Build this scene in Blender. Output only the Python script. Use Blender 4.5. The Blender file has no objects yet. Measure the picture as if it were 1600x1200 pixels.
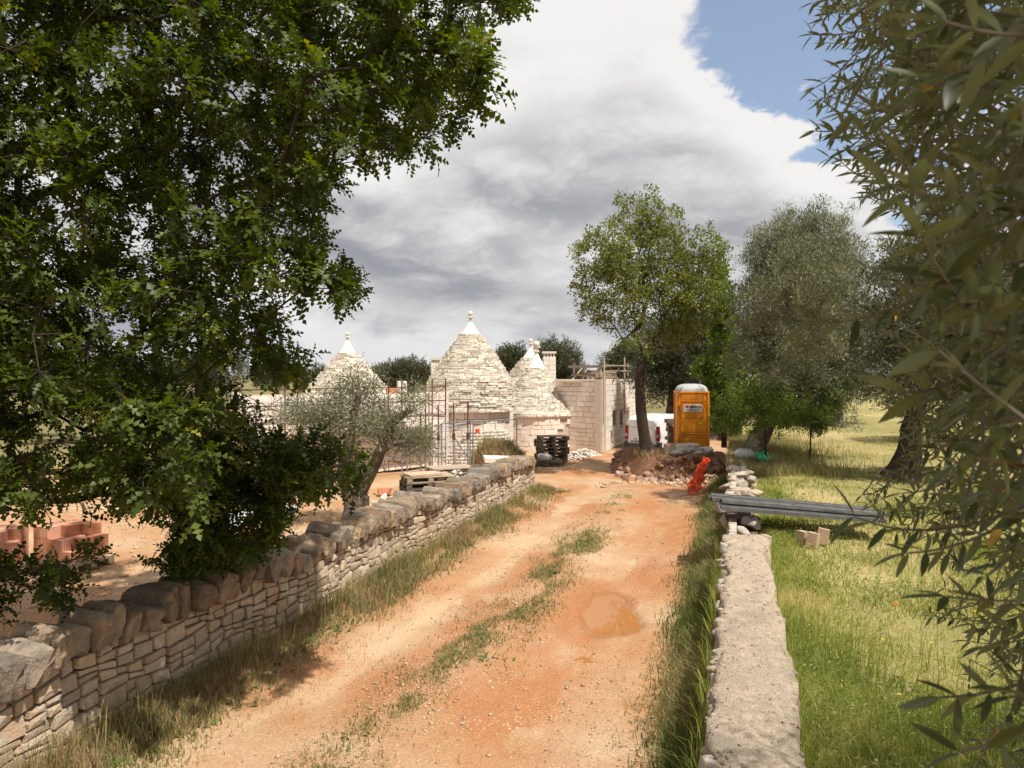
import bpy, math, random
import numpy as np
from mathutils import Vector, Matrix, Euler

# ------------------------------------------------------------------ camera, sky, sun, exposure
scene = bpy.context.scene
col = scene.collection
F, HOR, CH = 1150.0, 585.0, 3.4            # focal length (px of a 1600 px frame), horizon row, camera height

cam_d = bpy.data.cameras.new('camera'); cam = bpy.data.objects.new('camera', cam_d); col.objects.link(cam)
cam.location = (0, 0, CH); cam.rotation_euler = (math.radians(90), 0, 0)
cam_d.sensor_width = 36; cam_d.lens = 36 * F / 1600; cam_d.shift_y = -15 / 1600
cam_d.clip_start = 0.05; cam_d.clip_end = 6000
cam_d.dof.use_dof = True; cam_d.dof.focus_distance = 14; cam_d.dof.aperture_fstop = 10
scene.camera = cam

SUN = Vector((0.37, -0.41, 1.0)).normalized()
el = math.asin(SUN.z); az = math.atan2(SUN.x, SUN.y)
sd = bpy.data.lights.new('sun', 'SUN'); sd.energy = 4.6; sd.angle = math.radians(0.6); sd.color = (1, .945, .87)
so = bpy.data.objects.new('sun', sd); col.objects.link(so); so.rotation_euler = SUN.to_track_quat('Z', 'Y').to_euler(); so.location = (0, 0, 40)

world = bpy.data.worlds.new('World'); scene.world = world; world.use_nodes = True
wt = world.node_tree; wt.nodes.clear()
def wn(t, **k):
    n = wt.nodes.new(t)
    for a, b in k.items(): setattr(n, a, b)
    return n
def wl(a, b): wt.links.new(a, b)
def wmath(op, a, b=None, c=None, clamp=False):
    n = wn('ShaderNodeMath', operation=op, use_clamp=clamp)
    for i, v in enumerate((a, b, c)):
        if v is None: continue
        if isinstance(v, (int, float)): n.inputs[i].default_value = v
        else: wl(v, n.inputs[i])
    return n.outputs[0]
def wvec(op, a, b=None, sc=None):
    n = wn('ShaderNodeVectorMath', operation=op)
    for i, v in enumerate((a, b)):
        if v is None: continue
        if isinstance(v, tuple): n.inputs[i].default_value = v
        else: wl(v, n.inputs[i])
    if sc is not None:
        if isinstance(sc, (int, float)): n.inputs['Scale'].default_value = sc
        else: wl(sc, n.inputs['Scale'])
    return n
def wstep(v, a, b, lo=0.0, hi=1.0):
    n = wn('ShaderNodeMapRange', interpolation_type='SMOOTHSTEP'); wl(v, n.inputs[0])
    for i, q in zip((1, 2, 3, 4), (a, b, lo, hi)): n.inputs[i].default_value = q
    return n.outputs[0]
def wmix(f, a, b):
    n = wn('ShaderNodeMix', data_type='RGBA')
    if isinstance(f, (int, float)): n.inputs[0].default_value = f
    else: wl(f, n.inputs[0])
    for i, v in ((6, a), (7, b)):
        if isinstance(v, tuple): n.inputs[i].default_value = v + (1,)
        else: wl(v, n.inputs[i])
    return n.outputs[2]
sky = wn('ShaderNodeTexSky', sky_type='NISHITA', sun_disc=False, sun_elevation=el, sun_rotation=az, altitude=300, dust_density=1.5)
tc = wn('ShaderNodeTexCoord'); sep = wn('ShaderNodeSeparateXYZ'); wl(tc.outputs['Generated'], sep.inputs[0])
zc = wmath('ADD', wmath('MAXIMUM', sep.outputs[2], 0.0), 0.30)
inv = wmath('DIVIDE', 1.0, zc)
pl = wvec('MULTIPLY', wvec('SCALE', tc.outputs['Generated'], sc=inv).outputs[0], (1, 1, 0)).outputs[0]
def cloud(vec, scale, detail, rough, off, dist=0.0):
    n = wn('ShaderNodeTexNoise', noise_dimensions='3D')
    n.inputs['Scale'].default_value = scale; n.inputs['Detail'].default_value = detail
    n.inputs['Roughness'].default_value = rough; n.inputs['Distortion'].default_value = dist
    wl(wvec('ADD', vec, off).outputs[0], n.inputs['Vector']); return n
def puffs(vec, scale, warpn, amt):
    v = wn('ShaderNodeTexVoronoi', feature='F1'); v.inputs['Scale'].default_value = scale
    v.inputs['Detail'].default_value = 3; v.inputs['Roughness'].default_value = .55; v.inputs['Lacunarity'].default_value = 2.3; v.normalize = True
    wl(wvec('ADD', vec, wvec('SCALE', warpn.outputs['Color'], sc=amt).outputs[0]).outputs[0], v.inputs['Vector']); return wmath('SUBTRACT', 1.0, v.outputs['Distance'])
OFF = (95.0, 60.0, 1.7)
low = cloud(pl, 1.30, 2.5, .45, OFF, .4).outputs['Fac']; lowu = cloud(wvec('SCALE', pl, sc=.93).outputs[0], 1.30, 2.5, .45, OFF, .4).outputs['Fac']   # cloud masses, and the same looked up a little higher
pf = puffs(pl, 4.2, cloud(pl, 3.0, 3, .55, (1.0, 5.0, 9.0)), .50)
fine = cloud(pl, 7.0, 5, .60, (4.0, 9.0, 2.0)).outputs['Fac']; fd = wmath('SUBTRACT', fine, .5)
# a gap of blue sky towards the upper right, as the weather had it
gap = wn('ShaderNodeVectorMath', operation='DOT_PRODUCT'); wl(tc.outputs['Generated'], gap.inputs[0])
gap.inputs[1].default_value = Vector((0.42, 0.86, 0.40)).normalized()
gapf = wstep(gap.outputs['Value'], math.cos(math.radians(16)), math.cos(math.radians(4)), 0, .26)
dens = wmath('SUBTRACT', wmath('ADD', wmath('ADD', low, wmath('MULTIPLY', wmath('SUBTRACT', pf, .62), .42)), wmath('MULTIPLY', fd, .16)), gapf)
cov = wmath('MAXIMUM', wstep(dens, .31, .36), wstep(sep.outputs[2], .17, .07))
thick = wstep(dens, .39, .55)
rim = wmath('ADD', wmath('MULTIPLY', wmath('SUBTRACT', low, lowu), 4.6), wmath('MULTIPLY', wmath('SUBTRACT', pf, .62), 1.5))
bright = wmath('ADD', wmath('SUBTRACT', .86, wmath('MULTIPLY', thick, .66)), rim)
bright = wmath('ADD', bright, wmath('MULTIPLY', fd, .38))
bright = wstep(bright, -.25, 1.1)
ccol = wmix(bright, (3.1, 3.2, 3.55), (8.7, 8.5, 8.35))
hz = wstep(sep.outputs[2], 0.0, .12, .40, 0.0)
ccol = wmix(hz, ccol, (5.6, 5.9, 6.4))
skyb = wvec('SCALE', sky.outputs[0], sc=1.45).outputs[0]; skyb = wmix(.22, skyb, (6.5, 7.2, 8.2))
fin = wmix(cov, skyb, ccol)
bg = wn('ShaderNodeBackground'); bg.inputs[1].default_value = 0.085; wl(fin, bg.inputs[0])
wo = wn('ShaderNodeOutputWorld'); wl(bg.outputs[0], wo.inputs[0])
world.cycles.sampling_method = 'MANUAL'; world.cycles.sample_map_resolution = 512

vs = scene.view_settings; vs.view_transform = 'Standard'; vs.look = 'None'; vs.exposure = 0.3; vs.gamma = 1; vs.use_curve_mapping = False
scene.cycles.use_denoising = True
scene.cycles.max_bounces = 6; scene.cycles.diffuse_bounces = 3; scene.cycles.glossy_bounces = 2
scene.cycles.transmission_bounces = 3; scene.cycles.transparent_max_bounces = 4

# ------------------------------------------------------------------ helpers
rng = np.random.default_rng(7); random.seed(7)
def P(px, py, d): return Vector(((px - 800) / F * d, d, CH - (py - HOR) / F * d))
def PX(px, d, z=0.0): return Vector(((px - 800) / F * d, d, z))
SX, CX = math.sin(math.radians(16.9)), math.cos(math.radians(16.9))
def L(u, v, z=0.0): return Vector((u * SX + v * CX, u * CX - v * SX, z))     # lane coordinates: along, across
def UV(x, y): return x * SX + y * CX, x * CX - y * SX
def gz(y): return -0.015 * min(max(y - 20, 0), 25)

_tab = np.random.default_rng(3).random((256, 256))
def vnoise(x, y):
    x = np.asarray(x, float); y = np.asarray(y, float)
    xi = np.floor(x).astype(int); yi = np.floor(y).astype(int); fx = x - xi; fy = y - yi
    fx = fx * fx * (3 - 2 * fx); fy = fy * fy * (3 - 2 * fy)
    g = lambda a, b: _tab[a % 256, b % 256]
    return (g(xi, yi) * (1 - fx) + g(xi + 1, yi) * fx) * (1 - fy) + (g(xi, yi + 1) * (1 - fx) + g(xi + 1, yi + 1) * fx) * fy
def fbm(x, y, o=4):
    s = 0; a = .5
    for i in range(o): s = s + a * vnoise(x * 2 ** i + 17.3 * i, y * 2 ** i + 5.1 * i); a *= .5
    return s

def wloc(o):
    v = Vector((0, 0, 0))
    while o is not None: v = v + o.location; o = o.parent
    return v
def setp(o, label=None, cat=None, group=None, kind=None):
    if label: o['label'] = label
    if cat: o['category'] = cat
    if group: o['group'] = group
    if kind: o['kind'] = kind
    return o
def thing(name, label, cat, loc=(0, 0, 0), group=None):
    o = bpy.data.objects.new(name, None); col.objects.link(o); o.location = loc; o.empty_display_size = .2
    return setp(o, label, cat, group)
def link(name, me, parent=None, loc=None, rot=None, scale=None):
    o = bpy.data.objects.new(name, me); col.objects.link(o)
    if parent is not None:
        o.parent = parent
        if loc is not None: o.location = Vector(loc) - wloc(parent)
    elif loc is not None: o.location = loc
    if rot is not None: o.rotation_euler = rot
    if scale is not None: o.scale = scale
    return o
def np_mesh(name, V, T, mat, tint=None, smooth=False):
    """triangle / quad mesh from arrays"""
    V = np.asarray(V, np.float32); T = np.asarray(T, np.int32); k = T.shape[1]
    me = bpy.data.meshes.new(name)
    me.vertices.add(len(V)); me.vertices.foreach_set('co', V.ravel())
    me.loops.add(T.size); me.loops.foreach_set('vertex_index', T.ravel())
    me.polygons.add(len(T)); me.polygons.foreach_set('loop_start', np.arange(0, T.size, k, dtype=np.int32))
    me.polygons.foreach_set('loop_total', np.full(len(T), k, np.int32))
    if smooth: me.polygons.foreach_set('use_smooth', np.ones(len(T), bool))
    if tint is not None:
        a = me.attributes.new('tint', 'FLOAT', 'POINT'); a.data.foreach_set('value', np.asarray(tint, np.float32))
    me.materials.append(mat); me.update(calc_edges=True)
    return me

class MB:
    """collects shapes in world coordinates; build() links them as one mesh object"""
    def __init__(s): s.v = []; s.f = []; s.t = []
    def add(s, vs, fs, tint=0.0):
        b = len(s.v); s.v += [tuple(p) for p in vs]; s.f += [tuple(i + b for i in f) for f in fs]; s.t += [tint] * len(vs); return s
    def box(s, c, size, rz=0.0, rot=None, tint=0.0):
        R = rot if rot is not None else Matrix.Rotation(rz, 3, 'Z'); c = Vector(c)
        vs = [c + R @ Vector((x * size[0] / 2, y * size[1] / 2, z * size[2] / 2)) for x in (-1, 1) for y in (-1, 1) for z in (-1, 1)]
        return s.add(vs, [(0, 1, 3, 2), (4, 6, 7, 5), (0, 4, 5, 1), (2, 3, 7, 6), (0, 2, 6, 4), (1, 5, 7, 3)], tint)
    def tube(s, a, b, r0, r1=None, n=8, cap=True):
        a, b = Vector(a), Vector(b); r1 = r0 if r1 is None else r1
        d = (b - a).normalized(); x = d.orthogonal().normalized(); y = d.cross(x)
        vs = [p + (x * math.cos(2 * math.pi * i / n) + y * math.sin(2 * math.pi * i / n)) * r for p, r in ((a, r0), (b, r1)) for i in range(n)]
        fs = [(i, (i + 1) % n, n + (i + 1) % n, n + i) for i in range(n)]
        if cap: fs += [tuple(range(n))[::-1], tuple(range(n, 2 * n))]
        return s.add(vs, fs)
    def lathe(s, c, prof, n=16, ang0=0.0):
        c = Vector(c); vs = []
        for r, z in prof: vs += [c + Vector((r * math.cos(2 * math.pi * i / n + ang0), r * math.sin(2 * math.pi * i / n + ang0), z)) for i in range(n)]
        fs = [(k * n + i, k * n + (i + 1) % n, (k + 1) * n + (i + 1) % n, (k + 1) * n + i) for k in range(len(prof) - 1) for i in range(n)]
        fs += [tuple(range(n))[::-1], tuple(range((len(prof) - 1) * n, len(prof) * n))]
        return s.add(vs, fs)
    def mesh(s, name, mat, org=(0, 0, 0), smooth=False):
        me = bpy.data.meshes.new(name); o = Vector(org)
        me.from_pydata([tuple(Vector(p) - o) for p in s.v], [], s.f)
        if any(s.t):
            a = me.attributes.new('tint', 'FLOAT', 'POINT'); a.data.foreach_set('value', s.t)
        if smooth: me.polygons.foreach_set('use_smooth', [True] * len(me.polygons))
        me.materials.append(mat); me.update(); return me
    def build(s, name, mat, parent=None, org=None, smooth=False):
        if parent is not None: o = wloc(parent) if org is None else Vector(org)
        else: o = Vector(org if org is not None else (0, 0, 0))
        return link(name, s.mesh(name, mat, o, smooth), parent, o)

# ------------------------------------------------------------------ materials
MATS = {}
def mat(name, c1, c2=None, scale=4.0, rough=.9, bump=.0, bscale=30.0, rnd=0.0, c3=None, scale3=.6, lim3=(.5, .62), spec=.25, metal=0.0, trans=0.0, detail=6, bdist=.02, pit=0):
    m = bpy.data.materials.new(name); m.use_nodes = True; nt = m.node_tree; N = nt.nodes; K = nt.links.new
    b = N['Principled BSDF']; b.inputs['Roughness'].default_value = rough; b.inputs['Metallic'].default_value = metal
    b.inputs['Specular IOR Level'].default_value = spec
    geo = N.new('ShaderNodeNewGeometry'); pos = geo.outputs['Position']
    def noise(sc, det, r=.6):
        n = N.new('ShaderNodeTexNoise'); n.inputs['Scale'].default_value = sc; n.inputs['Detail'].default_value = det; n.inputs['Roughness'].default_value = r
        K(pos, n.inputs['Vector']); return n.outputs['Fac']
    def rng_(v, a, b_, lo=0., hi=1.):
        n = N.new('ShaderNodeMapRange'); K(v, n.inputs[0])
        for i, q in zip((1, 2, 3, 4), (a, b_, lo, hi)): n.inputs[i].default_value = q
        return n.outputs[0]
    def mix(f, a, b_, bt='MIX'):
        n = N.new('ShaderNodeMix'); n.data_type = 'RGBA'; n.blend_type = bt
        if isinstance(f, float): n.inputs[0].default_value = f
        else: K(f, n.inputs[0])
        for i, v in ((6, a), (7, b_)):
            if isinstance(v, tuple): n.inputs[i].default_value = v + (1,)
            else: K(v, n.inputs[i])
        return n.outputs[2]
    c = c1
    if c2: c = mix(rng_(noise(scale, detail, .72), .34, .66), c1, c2)
    if pit: c = mix(rng_(noise(pit, 3, .6), .60, .70, 0., .75), c, tuple(q * .35 for q in c1))
    if c3: c = mix(rng_(noise(scale3, 4), *lim3), c, c3)
    if rnd:
        oi = N.new('ShaderNodeObjectInfo'); at = N.new('ShaderNodeAttribute'); at.attribute_name = 'tint'
        a = N.new('ShaderNodeMath'); a.operation = 'ADD'; K(oi.outputs['Random'], a.inputs[0]); K(at.outputs['Fac'], a.inputs[1])
        f = N.new('ShaderNodeMath'); f.operation = 'FRACT'; K(a.outputs[0], f.inputs[0])
        h = N.new('ShaderNodeHueSaturation'); K(rng_(f.outputs[0], 0, 1, 1 - rnd, 1 + rnd * .7), h.inputs['Value'])
        f2 = N.new('ShaderNodeMath'); f2.operation = 'MULTIPLY'; K(f.outputs[0], f2.inputs[0]); f2.inputs[1].default_value = 7.31
        f3 = N.new('ShaderNodeMath'); f3.operation = 'FRACT'; K(f2.outputs[0], f3.inputs[0])
        K(rng_(f3.outputs[0], 0, 1, 1 - rnd * .9, 1 + rnd * .5), h.inputs['Saturation'])
        if isinstance(c, tuple): h.inputs['Color'].default_value = c + (1,)
        else: K(c, h.inputs['Color'])
        c = h.outputs[0]
    if isinstance(c, tuple): b.inputs['Base Color'].default_value = c + (1,)
    else: K(c, b.inputs['Base Color'])
    if bump:
        bn = N.new('ShaderNodeBump'); bn.inputs['Strength'].default_value = bump; bn.inputs['Distance'].default_value = bdist
        K(noise(bscale, 7, .65), bn.inputs['Height']); K(bn.outputs[0], b.inputs['Normal'])
    m['h'] = 1; MATS[name] = m
    return m
def leafmat(name, dark, light, odd=None, oddlim=.95, rough=.42, trans=.35, spec=.5, back=None):
    m = bpy.data.materials.new(name); m.use_nodes = True; nt = m.node_tree; N = nt.nodes; K = nt.links.new
    b = N['Principled BSDF']; b.inputs['Roughness'].default_value = rough; b.inputs['Specular IOR Level'].default_value = spec
    at = N.new('ShaderNodeAttribute'); at.attribute_name = 'tint'; oi = N.new('ShaderNodeObjectInfo')
    r = N.new('ShaderNodeValToRGB'); e = r.color_ramp.elements
    e[0].position = 0; e[0].color = dark + (1,); e[1].position = .9 if odd else 1; e[1].color = light + (1,)
    if odd:
        q = e.new(oddlim); q.color = odd + (1,); q = e.new(1.0); q.color = odd + (1,)
    K(at.outputs['Fac'], r.inputs[0]); c = r.outputs[0]
    if back:
        g = N.new('ShaderNodeNewGeometry'); mx = N.new('ShaderNodeMix'); mx.data_type = 'RGBA'; K(g.outputs['Backfacing'], mx.inputs[0])
        K(c, mx.inputs[6]); mx.inputs[7].default_value = back + (1,); c = mx.outputs[2]
    K(c, b.inputs['Base Color'])
    if trans:
        t = N.new('ShaderNodeBsdfTranslucent'); hs = N.new('ShaderNodeHueSaturation'); hs.inputs['Value'].default_value = 1.5; hs.inputs['Saturation'].default_value = 1.15
        K(c, hs.inputs['Color']); K(hs.outputs[0], t.inputs[0])
        ms = N.new('ShaderNodeMixShader'); ms.inputs[0].default_value = trans; K(b.outputs[0], ms.inputs[1]); K(t.outputs[0], ms.inputs[2])
        K(ms.outputs[0], N['Material Output'].inputs[0])
    MATS[name] = m
    return m

M_face = mat('limestone_rubble', (.58, .46, .325), (.42, .325, .225), 5, .92, .7, 34, .17, (.48, .29, .15), 1.3, (.60, .70), bdist=.03, pit=38, detail=9)
M_cap = mat('weathered_limestone', (.43, .335, .24), (.19, .145, .105), 7, .95, .9, 34, .32, (.42, .28, .16), 2.2, (.55, .66), bdist=.04, pit=26, detail=9)
M_core = mat('packed_earth_joint', (.16, .11, .07), (.09, .06, .04), 8, 1, .3, 40)
M_mort = mat('rough_lime_topping', (.74, .60, .45), (.50, .39, .28), 22, .95, 1, 70, 0, (.40, .33, .25), 2.4, (.54, .70), bdist=.04, pit=48)
M_edge = mat('pale_edge_stone', (.56, .48, .39), (.33, .28, .22), 9, .95, .7, 45, .2)
M_block = mat('new_limestone_block', (.88, .80, .72), (.82, .73, .64), 3, .9, .25, 60, .10, (.82, .69, .58), .7, (.5, .66))
M_joint = mat('block_joint_mortar', (.56, .46, .38), (.46, .37, .30), 6, .95, .2, 50)
M_chian = mat('roof_limestone_slab', (.82, .75, .63), (.68, .60, .49), 5, .92, .4, 50, .24, (.48, .44, .38), 3.4, (.57, .69))
M_gap = mat('roof_packing_stone', (.62, .55, .45), (.50, .43, .34), 5, 1)
M_plast = mat('white_lime_plaster', (.80, .78, .74), (.74, .71, .66), 3, .8, .1, 40)
M_fini = mat('carved_cream_stone', (.74, .68, .58), (.66, .59, .49), 8, .85, .2, 60)
M_bark_o = mat('olive_bark', (.20, .16, .12), (.08, .06, .05), 9, .95, .9, 26, 0, (.28, .24, .19), 3, (.52, .66), bdist=.04)
M_bark = mat('oak_bark', (.085, .06, .045), (.035, .026, .02), 10, .95, .9, 30, bdist=.03)
M_twig = mat('grey_twig_bark', (.17, .15, .11), (.10, .085, .06), 20, .9, .3, 80)
M_wood = mat('pallet_wood', (.25, .19, .14), (.13, .10, .08), 12, .9, .4, 50, .35)
M_woodl = mat('fresh_pallet_wood', (.55, .43, .30), (.40, .30, .21), 12, .9, .4, 50, .2)
M_brick = mat('hollow_clay_brick', (.64, .31, .19), (.55, .25, .145), 6, .9, .2, 60, .16)
M_bricko = mat('orange_clay_brick', (.70, .22, .07), (.60, .17, .05), 6, .9, .2, 60, .15)
M_rust = mat('rusty_steel_tube', (.16, .07, .045), (.09, .045, .03), 12, .75, .2, 60, .2, metal=.2)
M_galv = mat('galvanised_steel', (.42, .43, .44), (.30, .31, .32), 10, .5, .1, 60, .15, metal=.6)
M_alu = mat('grey_scaffold_plank_steel', (.24, .235, .23), (.15, .145, .14), 7, .6, .2, 40, .25, metal=.3)
M_van = mat('white_van_paint', (.80, .80, .79), (.76, .75, .73), 1.2, .3, 0, spec=.5)
M_black = mat('black_rubber', (.02, .02, .02), (.03, .03, .03), 20, .8)
M_dgrey = mat('dark_grey_bumper_plastic', (.075, .08, .09), (.06, .065, .07), 9, .65)
M_red = mat('red_lamp_lens', (.30, .015, .02), (.22, .01, .015), 20, .2, spec=.5)
M_lens = mat('clear_lamp_lens', (.55, .45, .45), (.5, .4, .4), 20, .2, spec=.5)
M_glass = mat('dark_window_glass', (.02, .025, .03), (.03, .03, .035), 4, .1, spec=.6)
M_plate = mat('white_number_plate', (.70, .70, .68), (.66, .66, .64), 9, .5)
M_ink = mat('dark_print', (.03, .03, .035), (.04, .04, .045), 9, .7)
M_orange = mat('orange_toilet_plastic', (.80, .30, .012), (.74, .26, .010), 2, .5, .05, 20, spec=.4)
M_dome = mat('translucent_grey_roof_plastic', (.50, .51, .52), (.40, .41, .42), 5, .5)
M_logo = mat('crimson_logo_print', (.60, .02, .08), (.55, .02, .07), 9, .6)
M_bag = mat('white_woven_sack', (.66, .60, .53), (.55, .49, .42), 8, .85, .4, 60, .14)
M_film = mat('white_plastic_film', (.74, .75, .75), (.62, .63, .64), 9, .45, .2, 30)
M_green = mat('green_printed_film', (.05, .36, .16), (.10, .42, .22), 9, .5)
M_net = mat('orange_plastic_netting', (.85, .09, .02), (.75, .07, .015), 9, .5)
M_tufa = mat('sawn_tufa_block', (.56, .40, .29), (.48, .34, .24), 9, .95, .4, 60, .12)
M_rock = mat('red_soil_rock', (.42, .24, .15), (.25, .13, .078), 6, .95, .7, 30, .4, (.46, .33, .22), 2.5, (.60, .68))
M_rubble = mat('white_limestone_rubble', (.78, .69, .58), (.64, .55, .45), 9, .95, .3, 50, .25)
M_pebble = mat('track_pebble', (.56, .40, .25), (.44, .28, .15), 9, .95, .3, 60, .3)
M_mound = mat('dark_red_earth', (.27, .135, .075), (.16, .078, .045), 5, 1, .8, 25, 0, (.30, .19, .11), 1.5, (.54, .66), bdist=.05)
M_dead = mat('dark_opening_shade', (.05, .04, .03), (.03, .025, .02), 8, 1)  # near-black backing that paints the shade inside wall openings

M_oak = leafmat('oak_leaf', (.030, .052, .008), (.112, .148, .018), (.28, .26, .03), .985, .48, .36, .32)
M_mid = leafmat('young_oak_leaf', (.10, .125, .022), (.23, .25, .055), (.26, .17, .06), .975, .5, .35)
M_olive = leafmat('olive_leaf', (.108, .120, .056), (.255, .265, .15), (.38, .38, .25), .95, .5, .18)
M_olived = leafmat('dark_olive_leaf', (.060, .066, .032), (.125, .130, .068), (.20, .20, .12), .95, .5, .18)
M_near = leafmat('near_olive_leaf', (.036, .048, .014), (.108, .120, .032), (.36, .21, .04), .97, .40, .20, .35, back=(.115, .14, .065))
M_lime = leafmat('bright_green_leaf', (.075, .12, .02), (.19, .26, .045), None, 1, .45, .4)
M_grass = leafmat('meadow_grass', (.12, .17, .025), (.34, .36, .085), (.55, .46, .22), .93, .6, .42, .3)
M_verge = leafmat('verge_grass', (.085, .125, .022), (.25, .27, .07), (.46, .37, .19), .88, .6, .38, .3)
M_dry = leafmat('dry_seeding_grass', (.25, .19, .08), (.44, .33, .18), (.40, .20, .13), .9, .7, .25, .2)
M_weed = leafmat('broad_leaf_weed', (.06, .11, .02), (.15, .22, .04), None, 1, .5, .3)
M_yel = mat('yellow_petal', (.80, .55, .02), (.75, .5, .02), 9, .6)
M_pop = mat('poppy_petal', (.75, .05, .015), (.7, .04, .01), 9, .6)

def earth_mat():
    m = mat('red_earth', (.40, .208, .098), (.46, .265, .135), 1.1, .97, .7, 22, 0, (.51, .355, .215), .42, (.44, .62), bdist=.03)
    nt = m.node_tree; N = nt.nodes; K = nt.links.new; b = N['Principled BSDF']
    src = b.inputs['Base Color'].links[0].from_socket
    def attr(n):
        a = N.new('ShaderNodeAttribute'); a.attribute_name = n; return a.outputs['Fac']
    def mixc(f, a, c):
        n = N.new('ShaderNodeMix'); n.data_type = 'RGBA'; K(f, n.inputs[0]); K(a, n.inputs[6]); n.inputs[7].default_value = c + (1,); return n.outputs[2]
    geo = N.new('ShaderNodeNewGeometry')
    # pale limestone grit scattered over the soil
    vo = N.new('ShaderNodeTexVoronoi'); vo.inputs['Scale'].default_value = 26; K(geo.outputs['Position'], vo.inputs['Vector'])
    nz = N.new('ShaderNodeTexNoise'); nz.inputs['Scale'].default_value = 1.3; nz.inputs['Detail'].default_value = 5; K(geo.outputs['Position'], nz.inputs['Vector'])
    r1 = N.new('ShaderNodeMapRange'); K(nz.outputs['Fac'], r1.inputs[0]); r1.inputs[1].default_value = .38; r1.inputs[2].default_value = .66; r1.inputs[3].default_value = .07; r1.inputs[4].default_value = .34
    lt = N.new('ShaderNodeMath'); lt.operation = 'LESS_THAN'; K(vo.outputs['Distance'], lt.inputs[0]); K(r1.outputs[0], lt.inputs[1])
    f = N.new('ShaderNodeMath'); f.operation = 'MULTIPLY'; K(lt.outputs[0], f.inputs[0]); f.inputs[1].default_value = .55
    c = mixc(attr('pale'), src, (.55, .385, .23))
    c = mixc(attr('red'), c, (.40, .168, .068))
    c = mixc(f.outputs[0], c, (.60, .48, .34))
    n3 = N.new('ShaderNodeTexNoise'); n3.inputs['Scale'].default_value = 34; n3.inputs['Detail'].default_value = 5; n3.inputs['Roughness'].default_value = .75; K(geo.outputs['Position'], n3.inputs['Vector'])
    r3 = N.new('ShaderNodeMapRange'); K(n3.outputs['Fac'], r3.inputs[0]); r3.inputs[1].default_value = .3; r3.inputs[2].default_value = .7; r3.inputs[3].default_value = .72; r3.inputs[4].default_value = 1.22
    hv = N.new('ShaderNodeHueSaturation'); K(c, hv.inputs['Color']); K(r3.outputs[0], hv.inputs['Value']); c = hv.outputs[0]
    c = mixc(attr('wet'), c, (.24, .10, .036))
    c = mixc(attr('litter'), c, (.36, .25, .135))
    c = mixc(attr('green'), c, (.15, .145, .055))
    K(c, b.inputs['Base Color'])
    return m
M_earth = earth_mat()
M_field = mat('meadow_soil', (.22, .20, .07), (.32, .27, .11), 1.5, 1, .5, 20, 0, (.42, .33, .15), .25, (.48, .62))
M_water = mat('muddy_water', (.40, .17, .05), (.36, .15, .045), 1.5, .03, spec=.28)

# ------------------------------------------------------------------ ground, track, field, puddle
def grid_mesh(name, X, Y, Z, mat_, attrs=None):
    h, w = X.shape; V = np.stack([X, Y, Z], -1).reshape(-1, 3)
    i = np.arange(h * w).reshape(h, w)
    Q = np.stack([i[:-1, :-1], i[:-1, 1:], i[1:, 1:], i[1:, :-1]], -1).reshape(-1, 4)
    n = np.cross(V[Q[0, 1]] - V[Q[0, 0]], V[Q[0, 3]] - V[Q[0, 0]])
    if n[2] < 0: Q = Q[:, ::-1]
    me = np_mesh(name, V, Q, mat_, smooth=True)
    for k, a in (attrs or {}).items():
        t = me.attributes.new(k, 'FLOAT', 'POINT'); t.data.foreach_set('value', a.ravel().astype(np.float32))
    return me
def sstep(x, a, b):
    t = np.clip((x - a) / (b - a), 0, 1); return t * t * (3 - 2 * t)
gzv = np.vectorize(gz)
xs = np.concatenate([-np.geomspace(1500, 16, 30), np.arange(-15.5, 16, .25), np.geomspace(16.5, 1500, 30)])
ys = np.concatenate([[-60, -20, -8], np.arange(-4, 46, .3), np.geomspace(47, 3000, 40)])
X, Y = np.meshgrid(xs, ys)
near = sstep(Y, 70, 40)
Z = gzv(Y) - .035 + near * (fbm(X * .7, Y * .7, 5) - .47) * .16
link('ground', grid_mesh('ground', X, Y, Z, M_earth, dict(green=np.maximum(sstep(Y, 40, 50), sstep(X, -14, -22)) * (.75 + .25 * fbm(X * .05, Y * .05, 3)))), None)['kind'] = 'structure'

PUD = L(10.35, -1.72)                                    # puddle centre
us = np.concatenate([np.arange(-1.0, 13, .07), np.arange(13, 36, .14)]); vs_ = np.arange(-6.1, 0.11, .07)
Uu, Vv = np.meshgrid(us, vs_, indexing='ij')
X = Uu * SX + Vv * CX; Y = Uu * CX - Vv * SX
wig = (fbm(Uu * .25, Uu * 0 + 3.3, 3) - .45) * .7
rutL = np.exp(-((Vv + 4.05 + wig) / .42) ** 2); rutR = np.exp(-((Vv + 1.75 + wig * .5) / .48) ** 2); mid = np.exp(-((Vv + 2.95 + wig) / .36) ** 2)
edge = np.minimum(np.minimum(sstep(Vv, -6.1, -5.9), sstep(Vv, .1, -.05)), np.minimum(sstep(Uu, 36, 31), 1))
nz = fbm(Uu * .9, Vv * .9, 5) - .47; nf = fbm(Uu * 4, Vv * 4, 3) - .44
tread = np.sin(Uu * 26 + 6 * np.sin(Vv * 30)) * .006 * (rutL + rutR) * (fbm(Uu * .6 + 2, Vv * 2, 3) > .5)
H = .02 + tread + (fbm(Uu * .3 + 8, Vv * 9, 3) - .45) * .03 * (rutL + rutR) - .05 * rutL - .05 * rutR + .035 * mid + nz * .10 + nf * .022
H += .10 * sstep(Vv, -4.85, -5.6) + .12 * sstep(Vv, -.95, -.25)
pu, pv = UV(PUD.x, PUD.y)
q = ((Uu - pu) / .80) ** 2 + ((Vv - pv + .10 * (Uu - pu)) / .36) ** 2 + (fbm(Uu * 1.6 + 9, Vv * 1.6, 3) - .44) * 1.7 + (fbm(Uu * 5 + 3, Vv * 5, 3) - .44) * .8
bowl = sstep(q, 1.9, .45)
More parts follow.
